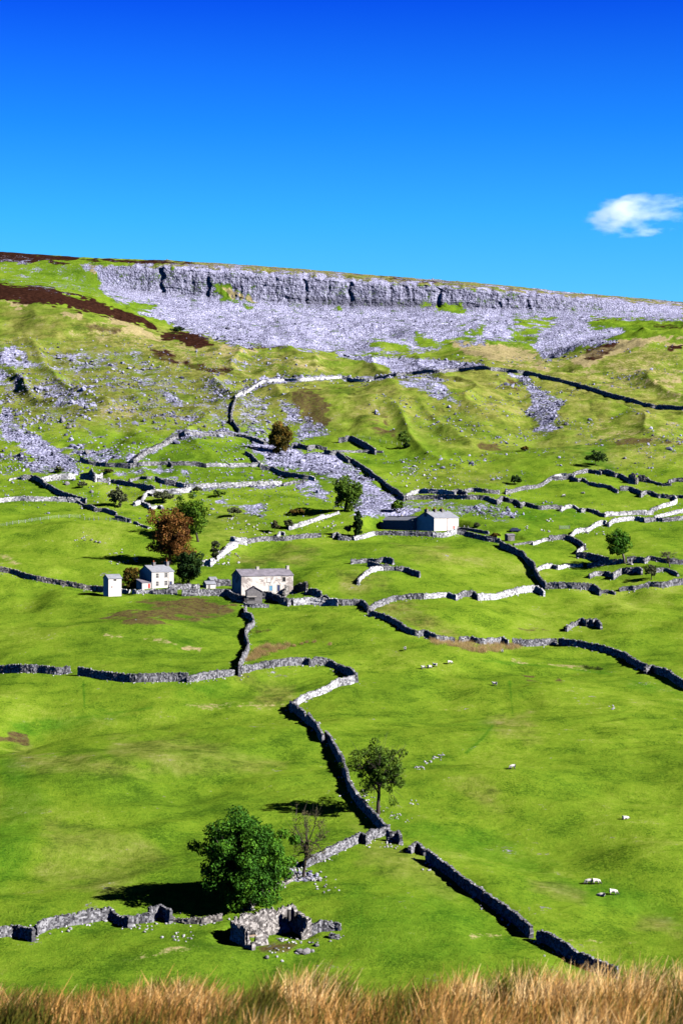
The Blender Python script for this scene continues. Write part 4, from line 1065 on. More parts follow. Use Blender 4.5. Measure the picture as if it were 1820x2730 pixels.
def rocks(C, S, name, mat, flat=0.7, r=None):
    """C centres (n,3), S sizes -> one mesh of angular stones"""
    r = r or rng
    n_ = len(C)
    sc = S[:, None] * np.stack([r.uniform(.6, 1.3, n_), r.uniform(.6, 1.3, n_), r.uniform(.45, 1.0, n_) * flat / 0.7], -1)
    v = ICO_V[None] * sc[:, None] * (1 + r.normal(0, .17, (n_, 12, 1)))
    a = r.uniform(0, 6.28, n_); ca, sa = np.cos(a)[:, None], np.sin(a)[:, None]
    t1 = r.normal(0, .35, n_)[:, None]
    x, y, z = v[..., 0], v[..., 1], v[..., 2]
    y, z = y * np.cos(t1) - z * np.sin(t1), y * np.sin(t1) + z * np.cos(t1)
    x, y = x * ca - y * sa, x * sa + y * ca
    W_ = np.stack([x, y, z], -1) + C[:, None] + np.array([0, 0, 1]) * (S * 0.22)[:, None, None]
    f = (ICO_F[None] + 12 * np.arange(n_)[:, None, None]).reshape(-1, 3)
    return npmesh(name, W_.reshape(-1, 3), f, mat, tone=np.repeat(r.uniform(0, 1, n_), 20))


cell = scree[:-1, :-1]
cy_, cu_ = Y_[:-1, :-1], pu[:-1, :-1]
okc = (cu_ > -150) & (cu_ < 1970) & (cy_ > 200)
dens = np.where(okc, np.clip(cell, 0, 1) ** 1.5 * 1.0, 0)
# clustered: stones lie in drifts
clus = np.clip(0.35 + 1.3 * fbm(X_[:-1, :-1] / 13, Y_[:-1, :-1] / 13, 71, 3), 0, 1.3)
dens = dens * clus
# thinner fringe and strays across the upper hillside
stray = np.where(okc, np.clip((cy_ - 690) / 120, 0, 1) * np.clip((1110 - cy_) / 60, 0, 1) * np.clip(fbm(X_[:-1, :-1] / 26, Y_[:-1, :-1] / 26, 73, 3) * 1.6 + 0.15 + 0.6 * (cu_ < 800), 0, 1) * 0.17, 0)
pr = np.where(cy_ > 1130, dens * 0.22, dens * 0.8) + stray
inclf = inb[:-1, :-1] > 0.3
pr = np.where(inclf, 0, pr)
hit = rng.uniform(0, 1, pr.shape) < pr
ri, rc = np.nonzero(hit)
jt = rng.uniform(0, 1, (len(ri), 2))
def cellpt(A): return A[ri, rc] * (1 - jt[:, 0]) * (1 - jt[:, 1]) + A[ri + 1, rc] * jt[:, 0] * (1 - jt[:, 1]) + A[ri, rc + 1] * (1 - jt[:, 0]) * jt[:, 1] + A[ri + 1, rc + 1] * jt[:, 0] * jt[:, 1]
C = np.stack([cellpt(X_), cellpt(Y_), cellpt(Z_)], -1)
S = np.exp(rng.normal(-1.35, 0.5, len(C)))
S *= np.where(C[:, 1] > 1130, 0.95, np.where(C[:, 1] > 800, 1.35, 1.0)) * (1 + .35 * vnoise(C[:, 0] / 15, C[:, 1] / 15, 75)) * np.where(scree[ri, rc] < .25, .75, 1)
S = np.clip(S, .12, 1.5)
big = rng.uniform(0, 1, len(C)) < 0.012
S[big] *= 1.7
print('scree stones', len(C))
tag(rocks(C, S, 'scree', MATS['rock']), 'grey limestone scree and loose boulders strewn over the hillside', kind='stuff')
# stones fallen from the walls
fc, fsz = [], []
for x, y, s in STONES:
    for k in range(random.choice((0, 1, 1, 2, 3))):
        a_, d_ = random.uniform(0, 6.28), 0.5 + abs(random.gauss(0, 0.9))
        X2, Y2 = x + math.cos(a_) * d_, y + math.sin(a_) * d_
        fc.append((X2, Y2, ground(X2, Y2))); fsz.append(random.uniform(.12, .3))
def strew(key, pts, n_, s0, s1, spread=0):
    """loose stones round given survey points"""
    for x, y in P(key, *pts):
        l = at((x, y))
        for k in range(n_):
            X2, Y2 = l.x + random.gauss(0, spread), l.y + random.gauss(0, spread * 1.6)
            fc.append((X2, Y2, ground(X2, Y2))); fsz.append(random.uniform(s0, s1))
strew('X', ((300, 1350), (360, 1400), (450, 1400), (520, 1420), (330, 1330)), 22, .12, .32, 1.1)
strew('X', ((1180, 740), (1210, 760), (1300, 790), (1340, 800), (1440, 850), (1300, 830)), 5, .1, .22, .7)
strew('X', ((960, 570), (1010, 620), (1080, 660)), 8, .1, .25, .8)
strew('X', ((1230, 1090), (1290, 1100), (1500, 680), (1545, 330)), 6, .1, .28, .7)
strew('M4', ((400, 815), (430, 795), (455, 775), (355, 843), (1250, 565)), 6, .12, .35, .6)
strew('R', ((780, 410), (830, 420), (880, 450), (700, 440), (600, 580), (820, 580), (680, 560), (1150, 460), (950, 450)), 5, .1, .28, .5)
strew('L1', ((100, 740), (140, 760), (600, 690), (640, 710), (680, 700), (800, 760), (860, 750), (1500, 520)), 9, .12, .3, .9)
strew('B1', ((700, 255), (760, 235), (980, 380), (1040, 380), (1110, 460), (1000, 460), (1180, 420)), 5, .2, .4, 1.0)
strew('B2', ((620, 130), (690, 180), (740, 120), (560, 80), (860, 180), (1400, 120), (1450, 120), (480, 430), (520, 460), (580, 380)), 9, .2, .5, 2.0)
strew('B4', ((420, 100), (350, 180), (150, 180), (230, 155), (720, 200), (860, 205), (1110, 460)), 5, .2, .5, 1.0)
strew('A3', ((640, 400), (600, 450), (680, 460), (560, 470), (780, 430), (950, 540), (1000, 575), (720, 580), (700, 340), (950, 185), (1100, 80)), 7, .25, .55, 3.0)
tag(rocks(np.array(fc), np.array(fsz), 'fallen_stones', MATS['boulder']), 'pale stones fallen from the walls and lying in the grass', kind='stuff')
# ---------------------------------------------------------------- buildings
def local_wall(mb, L_, W_, H_, rise, ridge='x', sink=2.0):
    """shell of a gabled building, front left corner at the origin"""
    b0 = -sink
    if ridge == 'x':
        v = [(0, 0, b0), (L_, 0, b0), (L_, W_, b0), (0, W_, b0), (0, 0, H_), (L_, 0, H_), (L_, W_, H_), (0, W_, H_), (0, W_ / 2, H_ + rise), (L_, W_ / 2, H_ + rise)]
        f = [(0, 1, 5, 4), (2, 3, 7, 6), (3, 0, 4, 8, 7), (1, 2, 6, 9, 5), (4, 5, 9, 8), (6, 7, 8, 9)]
    else:
        v = [(0, 0, b0), (L_, 0, b0), (L_, W_, b0), (0, W_, b0), (0, 0, H_), (L_, 0, H_), (L_, W_, H_), (0, W_, H_), (L_ / 2, 0, H_ + rise), (L_ / 2, W_, H_ + rise)]
        f = [(0, 1, 5, 8, 4), (2, 3, 7, 9, 6), (3, 0, 4, 7), (1, 2, 6, 5), (4, 8, 9, 7), (5, 6, 9, 8)]
    mb.add(v, f)


def local_roof(mb, L_, W_, H_, rise, ridge='x', o=0.22, t=0.16, lift=0.02):
    def slab(a, b_, c_, d_):
        up_ = Vector((0, 0, t))
        vs = [Vector(q) + Vector((0, 0, lift)) for q in (a, b_, c_, d_)]
        vs += [q + up_ for q in vs]
        mb.add(vs, [(3, 2, 1, 0), (4, 5, 6, 7), (0, 1, 5, 4), (1, 2, 6, 5), (2, 3, 7, 6), (3, 0, 4, 7)])
    if ridge == 'x':
        k = rise / (W_ / 2)
        n_ = 7
        for i in range(n_):      # slightly uneven lengths of slating
            x0 = -o + (L_ + 2 * o) * i / n_; x1 = -o + (L_ + 2 * o) * (i + 1) / n_
            j = 0.0
            slab((x0, -o, H_ - o * k + j), (x1, -o, H_ - o * k + j), (x1, W_ / 2, H_ + rise + j), (x0, W_ / 2, H_ + rise + j)) if i == 0 and False else None
        slab((-o, -o, H_ - o * k), (L_ + o, -o, H_ - o * k), (L_ + o, W_ / 2, H_ + rise), (-o, W_ / 2, H_ + rise))
        slab((-o, W_ / 2, H_ + rise), (L_ + o, W_ / 2, H_ + rise), (L_ + o, W_ + o, H_ - o * k), (-o, W_ + o, H_ - o * k))
        mb.box((L_ / 2, W_ / 2, H_ + rise + t + 0.05), (L_ + 2 * o + 0.05, 0.3, 0.12))
    else:
        k = rise / (L_ / 2)
        slab((-o, -o, H_ - o * k), (L_ / 2, -o, H_ + rise), (L_ / 2, W_ + o, H_ + rise), (-o, W_ + o, H_ - o * k))
        slab((L_ / 2, -o, H_ + rise), (L_ + o, -o, H_ - o * k), (L_ + o, W_ + o, H_ - o * k), (L_ / 2, W_ + o, H_ + rise))
        mb.box((L_ / 2, W_ / 2, H_ + rise + t + 0.05), (0.3, W_ + 2 * o + 0.05, 0.12))


def opening(root, name, x, z, w_, h_, pane, side='front', frame='frame', fr=0.16, label=None, L_=0):
    """a window or door: stone surround standing proud with its pane set in it"""
    a = MB()
    a.box((x, -0.045, z + h_ / 2 + fr / 2), (w_ + 2 * fr + 0.1, 0.12, fr))
    a.box((x, -0.055, z - h_ / 2 - fr / 2), (w_ + 2 * fr + 0.1, 0.16, fr * 0.8))
    for s in (-1, 1): a.box((x + s * (w_ / 2 + fr / 2), -0.035, z), (fr, 0.08, h_))
    o_ = a.build(name, MATS[frame], root)
    b_ = MB()
    b_.box((x, -0.012, z), (w_, 0.03, h_))
    if name == 'window' and pane == 'glass':
        pn = b_.build('pane', MATS[pane], o_)
        c_ = MB(); c_.box((x, -0.035, z), (w_, 0.02, 0.06)); c_.box((x, -0.036, z), (0.06, 0.02, h_))
        c_.build('glazing_bar', MATS['white'], o_)
    else:
        b_.build('pane' if name == 'window' else 'leaf', MATS[pane], o_)
    if label: o_['label'] = label
    return o_


def chimney(root, x, y, zb, h_, w_=0.9, d_=1.1, mat='darkstone', pots=1):
    a = MB()
    a.box((x, y, zb + h_ / 2 - 0.8), (w_, d_, h_ + 1.6))
    a.box((x, y, zb + h_ + 0.08), (w_ + 0.16, d_ + 0.16, 0.16))
    c_ = a.build('chimney', MATS[mat], root)
    for k in range(pots):
        b_ = MB()
        yy = y + (k - (pots - 1) / 2) * 0.5
        b_.tube([(x, yy, zb + h_ + 0.1), (x, yy, zb + h_ + 0.75)], [0.2, 0.16], 8)
        b_.build('chimney_pot', MATS['pot'], c_)
    return c_


def building(name, label, cat, base, theta, Lm, Wm, Hm, rise, wallmat, roofmat, ridge='x', group=None, sink=2.0):
    l = at(base)
    root = empty(name, (l.x, l.y, l.z), R(theta))
    tag(root, label, cat, group)
    a = MB(); local_wall(a, Lm, Wm, Hm, rise, ridge, sink); a.build('wall', MATS[wallmat], root)
    a = MB(); local_roof(a, Lm, Wm, Hm, rise, ridge); rf = a.build('roof', MATS[roofmat], root)
    return root, rf

# white farmhouse
B0 = P('H', (876, 536))[0]
s = at(B0).y / F
th = 38; cs, sn = math.cos(R(th)), math.sin(R(th))
Lh, Wh, Hh = 54.5 * s / cs, 39 * s / sn, 44 * s
fh, rf = building('farmhouse', 'white two-storey farmhouse with a slate roof beside the dark evergreen', 'farmhouse', B0, th, Lh, Wh, Hh, 1.75, 'white', 'slate')
for fx, fz in ((.25, .775), (.25, .29), (.64, .80), (.64, .32)):
    opening(fh, 'window', fx * Lh, fz * Hh, 0.85, 1.25, 'glass', fr=0.12)
opening(fh, 'door', .86 * Lh, 1.05, 0.9, 2.0, 'navy', fr=0.12)
a = MB(); a.tube([(.75 * Lh, -.1, 0), (.75 * Lh, -.1, Hh)], [.06, .06], 6); a.build('downpipe', MATS['wood'], fh)
chimney(fh, .37 * Lh, Wh / 2, Hh + 1.75, .95, .8, 1.1, 'darkstone', 1)
chimney(fh, .97 * Lh, Wh / 2, Hh + 1.75, 1.1, .9, 1.6, 'darkstone', 1)
lt = MB()      # lean-to against the gable
w0, w1, dpt = -3.3, -0.03, 3.6
lt.add([(w0, .3, -2), (w1, .3, -2), (w1, dpt, -2), (w0, dpt, -2), (w0, .3, 1.75), (w1, .3, 1.75), (w1, dpt, 2.7), (w0, dpt, 2.7)],
       [(0, 1, 5, 4), (2, 3, 7, 6), (3, 0, 4, 7), (1, 2, 6, 5), (4, 5, 6, 7), (3, 2, 1, 0)])
lo = lt.build('lean_to', MATS['white'], fh)
lt = MB()
lt.add([(w0 - .2, .1, 1.72), (w1, .1, 1.72), (w1, dpt + .1, 2.76), (w0 - .2, dpt + .1, 2.76), (w0 - .2, .1, 1.84), (w1, .1, 1.84), (w1, dpt + .1, 2.88), (w0 - .2, dpt + .1, 2.88)],
       [(3, 2, 1, 0), (4, 5, 6, 7), (0, 1, 5, 4), (1, 2, 6, 5), (2, 3, 7, 6), (3, 0, 4, 7)])
lt.build('roof', MATS['slate_old'], lo)
lt = MB(); lt.box((-.8, .26, .8), (.65, .08, 1.35)); lt.build('door', MATS['red'], lo)['label'] = 'red lean-to door'
# tall narrow barn
B0 = P('H', (180, 668))[0]
s = at(B0).y / F
th = 30; cs, sn = math.cos(R(th)), math.sin(R(th))
Lb, Wb, Hb = 32.5 * s / cs, 17.5 * s / sn, 48.5 * s
tb, rf = building('field_barn', 'tall narrow white barn at the end of the lone wall', 'barn', B0, th, Lb, Wb, Hb, 1.0, 'white', 'slate')
opening(tb, 'window', .5 * Lb, Hb - .45, .75, .42, 'dark', fr=.06)
opening(tb, 'window', .27 * Lb, Hb * .54, .2, .3, 'red', fr=.05, label='tiny reddish slit opening')
# long barn
B0 = P('G', (384, 655))[0]
s = at(B0).y / F
th = 27; cs, sn = math.cos(R(th)), math.sin(R(th))
Lb, Wb, Hb = 136 * s / cs, 28.5 * s / sn, 53 * s
lb, rf = building('long_barn', 'long whitewashed barn with streaky stains and a mottled slate roof', 'barn', B0, th, Lb, Wb, Hb, 1.75, 'oldwhite', 'slate_old', sink=2.5)
opening(lb, 'window', .82 * Lb, Hb * .80, 1.0, 1.3, 'dark', fr=.14, label='black glassless upper opening')
opening(lb, 'window', .53 * Lb, Hb * .78, 1.1, 1.25, 'white', fr=.16, label='blocked up white window')
opening(lb, 'door', .565 * Lb, Hb * .36, 1.0, 1.5, 'blue', fr=.14, label='pale blue half door')
opening(lb, 'door', .715 * Lb, Hb * .36, .9, 1.9, 'navy', fr=.16, label='dark blue door')
opening(lb, 'window', .85 * Lb, Hb * .42, .5, 1.2, 'glass', fr=.1)
chimney(lb, .40 * Lb, Wb / 2, Hb + 1.75, .75, .8, .8, 'frame', 0)
chimney(lb, .985 * Lb, Wb / 2, Hb + 1.75, .95, .8, .9, 'frame', 0)
# small grey shed, gable to the valley
B0 = P('G', (472, 790))[0]
s = at(B0).y / F
gs, rf = building('stone_shed', 'small grey stone shed, gable forward, before the long barn', 'shed', B0, 9, 41 * s, 4.2, 34 * s, 1.3, 'darkstone', 'slate_old', 'y')
a = MB(); a.box((1.45, -.09, 2.35), (3.0, .2, .28)); a.build('lintel', MATS['frame'], gs)
opening(gs, 'window', 1.45, 1.65, 1.9, .65, 'dark', fr=.14, frame='darkstone')
a = MB(); a.box((-.5, -.3, .5), (.5, .5, 2.6), jit=.1); a.box((-.9, -.2, .1), (.5, .6, 1.8), jit=.1); a.build('buttress', MATS['ruin'], gs)
# white sheds by the farmhouse
for base, dim, lab in (((536.5 + 14, 1569.5), (26, 18, 17), 'white shed with a pale slate roof, front one of two'), ((562, 1557), (18, 14, 15), 'smaller white shed tucked behind the front shed')):
    s = at(base).y / F
    sh, rf = building('shed', lab, 'shed', base, 24, dim[0] * s, 3.0, dim[2] * s * .72, .7, 'white', 'slate', group='white sheds by the farmhouse')
    opening(sh, 'door', dim[0] * s * .3, .75, .6, 1.2, 'wood', fr=.06)
# upper farm
B0 = P('K', (660, 284))[0]
s = at(B0).y / F
th = 42; cs, sn = math.cos(R(th)), math.sin(R(th))
Lu, Wu, Hu = 68.5 * s / cs, 44 * s / sn, 35.5 * s
uf, rf = building('farmhouse', 'upper farmhouse with three red-potted chimneys and a blazing white front', 'farmhouse', B0, th, Lu, Wu, Hu, 2.0, 'white', 'slate')
for fx in (.0, .33, .62): chimney(uf, fx * Lu + .45, Wu / 2, Hu + 2.0, .9, .9, 1.4, 'darkstone', 1)
opening(uf, 'window', .80 * Lu, Hu * .28, .55, .9, 'red', fr=.05, label='small reddish window')
opening(uf, 'window', .965 * Lu, Hu * .3, .35, .8, 'glass', fr=.05)
a = MB(); a.tube([(.54 * Lu, -.1, 0), (.54 * Lu, -.1, Hu)], [.07, .07], 6); a.build('downpipe', MATS['red'], uf)
fx_, gx_ = Vector((cs, sn, 0)), Vector((-sn, cs, 0))
Lb = 78 * s / sn * .98; Wb = 5.6; Hb = 26 * s
corner = Vector((uf.location.x, uf.location.y, 0)) + gx_ * (Wu + 0.15) - fx_ * (1.9)
# nearest corner of the low barn sits just behind the farmhouse gable
nearc = Vector(uf.location) + gx_ * Wu - fx_ * 2.4 + Vector((0, 0, .3))
far = Vector((nearc.x, nearc.y, 0)) + gx_ * Lb
root = empty('low_barn', (far.x, far.y, nearc.z), R(th - 90))
tag(root, 'long low dark-fronted barn with an outshut, joined to the upper farmhouse', 'barn')
a = MB(); local_wall(a, Lb, Wb, Hb, 1.35, 'x', 3.0); a.build('wall', MATS['darkstone'], root)
a = MB(); local_roof(a, Lb, Wb, Hb, 1.35); a.build('roof', MATS['slate'], root)
chimney(root, .45 * Lb, Wb / 2, Hb + 1.35, .5, .5, .6, 'frame', 0)
a = MB()
a.add([(-5, .3, -3), (-.03, .3, -3), (-.03, Wb, -3), (-5, Wb, -3), (-5, .3, Hb * .38), (-.03, .3, Hb * .82), (-.03, Wb, Hb * .82), (-5, Wb, Hb * .38)],
      [(0, 1, 5, 4), (2, 3, 7, 6), (3, 0, 4, 7), (1, 2, 6, 5), (4, 5, 6, 7), (3, 2, 1, 0)])
a.build('outshut', MATS['darkstone'], root)
# stone hut with lumber beside it
B0 = P('K', (1392, 382))[0]
s = at(B0).y / F
hut, rf = building('stone_hut', 'tiny square stone hut where the garden wall meets the winding wall', 'hut', B0, 20, 20 * s, 2.6, 15 * s, .35, 'darkstone', 'slate_old')
opening(hut, 'door', 1.0, .8, .6, 1.4, 'wood', fr=.08)
a = MB()
for k in range(4): a.tube([(.1 + .22 * k, -.5, 0), (.3 + .25 * k, -.12, 2.0 - .2 * k)], [.05, .05], 5)
a.build('leaning_poles', MATS['wood'], hut)

# roofless ruin at the bottom
RZ = 29
FL_ = at(P('R', (283, 515))[0])
sR = FL_.y / F
f_ = Vector((math.cos(R(RZ)), math.sin(R(RZ)), 0)); g_ = Vector((-math.sin(R(RZ)), math.cos(R(RZ)), 0))
ruin = empty('ruined_barn', (FL_.x, FL_.y, FL_.z))
tag(ruin, 'roofless stone barn ruin with jagged walls and an empty doorway', 'ruin')


def masonry(root, p0, p1, H_, prof=None, thick=.6, mat='ruin', name='wall', seed=1, sink=.5, lift=0, stone=.3, broken=.08, coping=True):
    pr = (lambda t: float(np.interp(t, prof[0], prof[1]))) if prof else None
    V, Q, tone = wall_mesh([Vector((p0.x, p0.y, 0)), Vector((p1.x, p1.y, 0))], H_, thick=thick, broken=broken, hfun=pr, seed=seed, sink=sink, stone=stone, coping=coping, rough=.7)
    V[:, 2] += lift
    V -= np.array(root.location)
    return npmesh(name, V, Q, MATS[mat], parent=root, tone=tone)


FL2 = Vector((FL_.x, FL_.y, 0))
cwid = lambda px_: px_ * .2041 * sR          # ruin sheet units -> metres across
Lr = cwid(1085 - 283) / f_.x
Wr = cwid(283 - 72) / -g_.x
masonry(ruin, FL2, FL2 + g_ * Wr, 3.0, ([0, .1, .2, .45, .6, .75, 1], [1, .9, 1.05, .8, .82, 1.05, 1.1]), seed=3)                    # left gable
masonry(ruin, FL2 + f_ * .05 , FL2 + f_ * .48, 2.55, seed=4, broken=.02)
masonry(ruin, FL2 + f_ * 1.42, FL2 + f_ * 3.55, 2.2, ([0, .1, .3, .75, .86, 1], [1.1, 1.12, 1.05, .98, .85, .7]), seed=5, broken=.04)
lin = MB(); c0 = FL2 + f_ * .95; c0 -= Vector(ruin.location)
lin.box((c0.x, c0.y, 1.72), (1.35, .62, .24), R(RZ), .02); lin.build('lintel', plain('warm_lintel', (.42, .31, .22), .9), ruin)
lin = MB()
for k in range(5): lin.box((c0.x + f_.x * (k - 2) * .28, c0.y + f_.y * (k - 2) * .28, 2.06 + .1 * (k % 2)), (.34, .55, .45), R(RZ) + k, .05)
lin.build('lintel_course', MATS['ruin'], ruin)
masonry(ruin, FL2 + g_ * Wr + f_ * .3, FL2 + g_ * Wr + f_ * (Lr - .2), 3.6, ([0, .1, .25, .5, .62, .64, .7, .78, .80, .84, .86, 1], [.85, .95, 1.0, 1.05, 1.15, 1.2, 1.12, 1.15, 1.2, 1.2, 1.1, 1.1]), seed=6)
masonry(ruin, FL2 + f_ * Lr + g_ * .0, FL2 + f_ * Lr + g_ * (Wr + .2), 3.2, ([0, .1, .3, .55, .8, .95, 1], [.9, 1.0, .98, 1.0, .95, 1.1, 1.1]), seed=7, thick=.75)
tooth = MB(); q = FL2 + g_ * (Wr * .72) + f_ * (Lr * .86) - Vector(ruin.location)
tooth.box((q.x, q.y, 3.35), (.38, .5, 1.7), R(RZ), .05, .9); tooth.box((q.x + .9, q.y + .2, 3.3), (.35, .5, 1.1), R(RZ), .07, .8)
tooth.build('chimney_stub', MATS['ruin'], ruin)
masonry(ruin, FL2 + f_ * (Lr - 1.4) - g_ * .05, FL2 + f_ * (Lr + .3) - g_ * .05, 3.0, ([0, .3, .5, .7, 1], [.35, .45, .8, 1.0, .95]), seed=8, broken=.06)
masonry(ruin, FL2 - g_ * .1, FL2 - g_ * 2.2 + f_ * .1, 1.0, ([0, .5, .8, 1], [.5, .55, .9, 1.25]), seed=9, broken=.1, name='fallen_wall')
sq = FL2 + f_ * (Lr + .4)
V, Q, tn9 = wall_mesh([sq, sq + Vector((1.6, .5, 0)), sq + Vector((3.6, .5, 0)), sq + Vector((4.6, .1, 0))], 1.7, seed=91, broken=.2, hfun=lambda t: 1.05 - .5 * t * t, stone=.3)
tag(npmesh('drystone_wall', V, Q, MATS['stone'], tone=tn9), 'stub of rough wall joined to the roofless ruin', 'drystone wall', 'drystone field walls', 'thing')
# ruined cottage by the scree
rc_ = at(P('A1', (770, 520))[0])
sC = rc_.y / F * .3061
cot = empty('ruined_cottage', tuple(rc_))
tag(cot, 'ruined cottage with a dark pointed gable between loose scree and wall', 'ruin')
pA = Vector((rc_.x - 70 * sC, rc_.y + 1.5, 0)); pB = Vector((rc_.x + 62 * sC, rc_.y - 1.5, 0))
masonry(cot, pA, pB, 4.4, ([0, .3, .55, .75, .78, 1], [.45, .6, .62, .95, 1.1, .75]), seed=21, mat='stone', broken=.06, stone=.45)
masonry(cot, pB, pB + Vector((2.2, 5.5, 0)), 3.6, ([0, .3, .6, 1], [.9, .6, .5, .7]), seed=22, mat='stone_pale_lit', stone=.45)
masonry(cot, pA, pA + Vector((2.0, 5.0, 0)), 2.0, None, seed=23, mat='stone', stone=.45)
masonry(cot, pB + Vector((5.2, -.6, 0)), pB + Vector((6.0, -.8, 0)), 2.6, None, seed=24, mat='stone_pale_lit', name='gatepost', stone=.4)
# roofless gable high on the right
for (bx, by), wd_, hg, lab, sd, pr in ((P('A4', (1125, 556))[0], 2.9, 4.0, 'tall dark roofless gable standing above the top pasture', 31, ([0, .35, .6, .8, 1], [.85, .95, 1.1, 1.05, .55])),
                                      (P('A4', (1212, 535))[0], 3.2, 2.6, 'lower broken hut wall beside the roofless gable', 32, ([0, .2, .4, .6, .8, 1], [.7, 1.05, .9, 1.1, .8, .5]))):
    l = at((bx, by))
    rt = empty('ruined_hut', tuple(l))
    tag(rt, lab, 'ruin')
    a1 = Vector((l.x - wd_ / 2, l.y + .6, 0)); a2 = Vector((l.x + wd_ / 2, l.y - .6, 0))
    masonry(rt, a1, a2, hg, pr, seed=sd, thick=.8, mat='stone_warm', stone=.4)
    masonry(rt, a2, a2 + Vector((.9, 2.6, 0)), hg * .6, ([0, 1], [1.1, .6]), seed=sd + 5, mat='stone_warm', stone=.4)
    masonry(rt, a1, a1 + Vector((.9, 2.6, 0)), hg * .45, None, seed=sd + 6, mat='stone_warm', stone=.4)

# parked vehicle near the stone hut
l = at(P('K', (1462, 290))[0])
car = empty('parked_car', tuple(l), R(12))
tag(car, 'dark blue car parked in the grass beyond the stone hut', 'car')
a = MB(); a.box((0, 0, .62), (3.7, 1.6, .55), jit=.02); a.box((-.1, 0, 1.12), (2.2, 1.45, .5), taper=.82); a.build('body', MATS['navy'], car)
a = MB(); a.box((-.1, -.70, 1.12), (1.7, .06, .3)); a.box((1.0, 0, 1.1), (.06, 1.2, .3)); a.build('window', MATS['glass'], car)
for x in (-1.15, 1.15):
    for y in (-.75, .75):
        a = MB(); a.tube([(x, y - .1, .32), (x, y + .1, .32)], [.32, .32], 12); a.build('wheel', MATS['rubber'], car)
# mesh field gate
l = at(P('B4', (492, 168))[0]); l2 = at(P('B4', (578, 162))[0])
gt = empty('field_gate', tuple(l), math.atan2(l2.y - l.y, l2.x - l.x))
tag(gt, 'grey wire mesh gate between two posts on the slope by the hut', 'gate')
gl = max(2.5, min((Vector(l2) - Vector(l)).length, 4.0))
for x in (0, gl):
    a = MB(); a.box((x, 0, .6), (.16, .16, 1.8)); a.build('post', MATS['wood'], gt)
a = MB()
for z in (.25, .5, .75, 1.0, 1.25): a.box((gl / 2, 0, z), (gl - .2, .05, .06))
for k in range(9): a.box((.15 + (gl - .3) * k / 8, 0.03, .75), (.04, .03, 1.05))
a.build('panel', MATS['metal'], gt)


def fence(px, label, step, hgt=1.2):
    g = [Vector(at(p_)) for p_ in px]
    line = resample([Vector((q.x, q.y, 0)) for q in g], step)
    l0 = Vector((line[0].x, line[0].y, ground(line[0].x, line[0].y)))
    rt = empty('post_fence', tuple(l0)); tag(rt, label, 'fence')
    tops = []
    for q in line:
        z = ground(q.x, q.y)
        h_ = hgt * random.uniform(.9, 1.1)
        a = MB(); a.box((q.x - l0.x, q.y - l0.y, z - l0.z + h_ / 2 - .15), (.15, .15, h_ + .3), random.random(), .01)
        a.build('post', MATS['greypost'], rt)
        tops.append(Vector((q.x, q.y, z)) - l0)
    a = MB()
    for hz in (.3, .55, .8, 1.05): a.tube([q + Vector((0, -.09, hz * hgt / 1.2)) for q in tops], [.012] * len(tops), 3)
    a.build('wire', MATS['metal'], rt)

fence(P('B1', (-20, 152), (62, 135), (165, 118), (280, 100), (425, 80), (515, 70), (605, 66), (700, 68), (860, 88), (960, 95), (1100, 108)), 'pale post and wire fence curving over the rounded hill', 5.2)
fence(P('A3', (170, 148), (280, 168), (370, 188), (470, 205), (560, 215)), 'faint post fence contouring below the dark gorse', 5.5, 1.1)

# ---------------------------------------------------------------- sheep
def sheep_mesh(graze, lying=False):
    me = bpy.data.meshes.new('sheep')
    leg = .42 if not lying else .1
    bz = leg + .24
    hz = .22 if graze else bz + .32
    hx = .78 if graze else .66
    V = [(-.42, 0, bz), (-.15, 0, bz + .02), (.15, 0, bz), (.4, 0, bz + .02), (.56, 0, bz + (.0 if graze else .16)), (hx, 0, hz), (hx + .17, 0, hz - (.07 if graze else .05)), (-.56, 0, bz - .1)]
    E = [(0, 1), (1, 2), (2, 3), (3, 4), (4, 5), (5, 6), (0, 7)]
    Rr = [.25, .30, .30, .25, .14, .095, .06, .05]
    for x, root_ in ((-.38, 0), (.36, 3)):
        for s in (-1, 1):
            i = len(V)
            V += [(x, s * .14, leg), (x + .02, s * .14, 0.0)]
            E += [(root_, i), (i, i + 1)]; Rr += [.07, .035]
    me.from_pydata(V, E, [])
    ob = bpy.data.objects.new('tmp', me); COL.objects.link(ob)
    sk = ob.modifiers.new('s', 'SKIN'); sb = ob.modifiers.new('u', 'SUBSURF'); sb.levels = 1
    for i, r_ in enumerate(Rr): me.skin_vertices[0].data[i].radius = (r_, r_ * (1.0 if i > 3 else .92))
    me.skin_vertices[0].data[1].use_root = True
    dg = bpy.context.evaluated_depsgraph_get()
    m2 = bpy.data.meshes.new_from_object(ob.evaluated_get(dg))
    bpy.data.objects.remove(ob)
    m2.materials.clear(); m2.materials.append(MATS['fleece']); m2.materials.append(MATS['face'])
    for p_ in m2.polygons:
        c_ = p_.center
        dark_ = c_.x > hx - .06 or (c_.z < leg * .75 and abs(c_.y) > .05)
        p_.material_index = 1 if dark_ else 0
        p_.use_smooth = True
    m2.name = 'sheep'
    return m2
MATS['fleece'] = plain('fleece', (.78, .74, .68), .95, .12, 9, bump=.03)
MATS['face'] = plain('dark_face', (.10, .09, .085), .9)
SM = [sheep_mesh(True), sheep_mesh(False), sheep_mesh(True, True)]
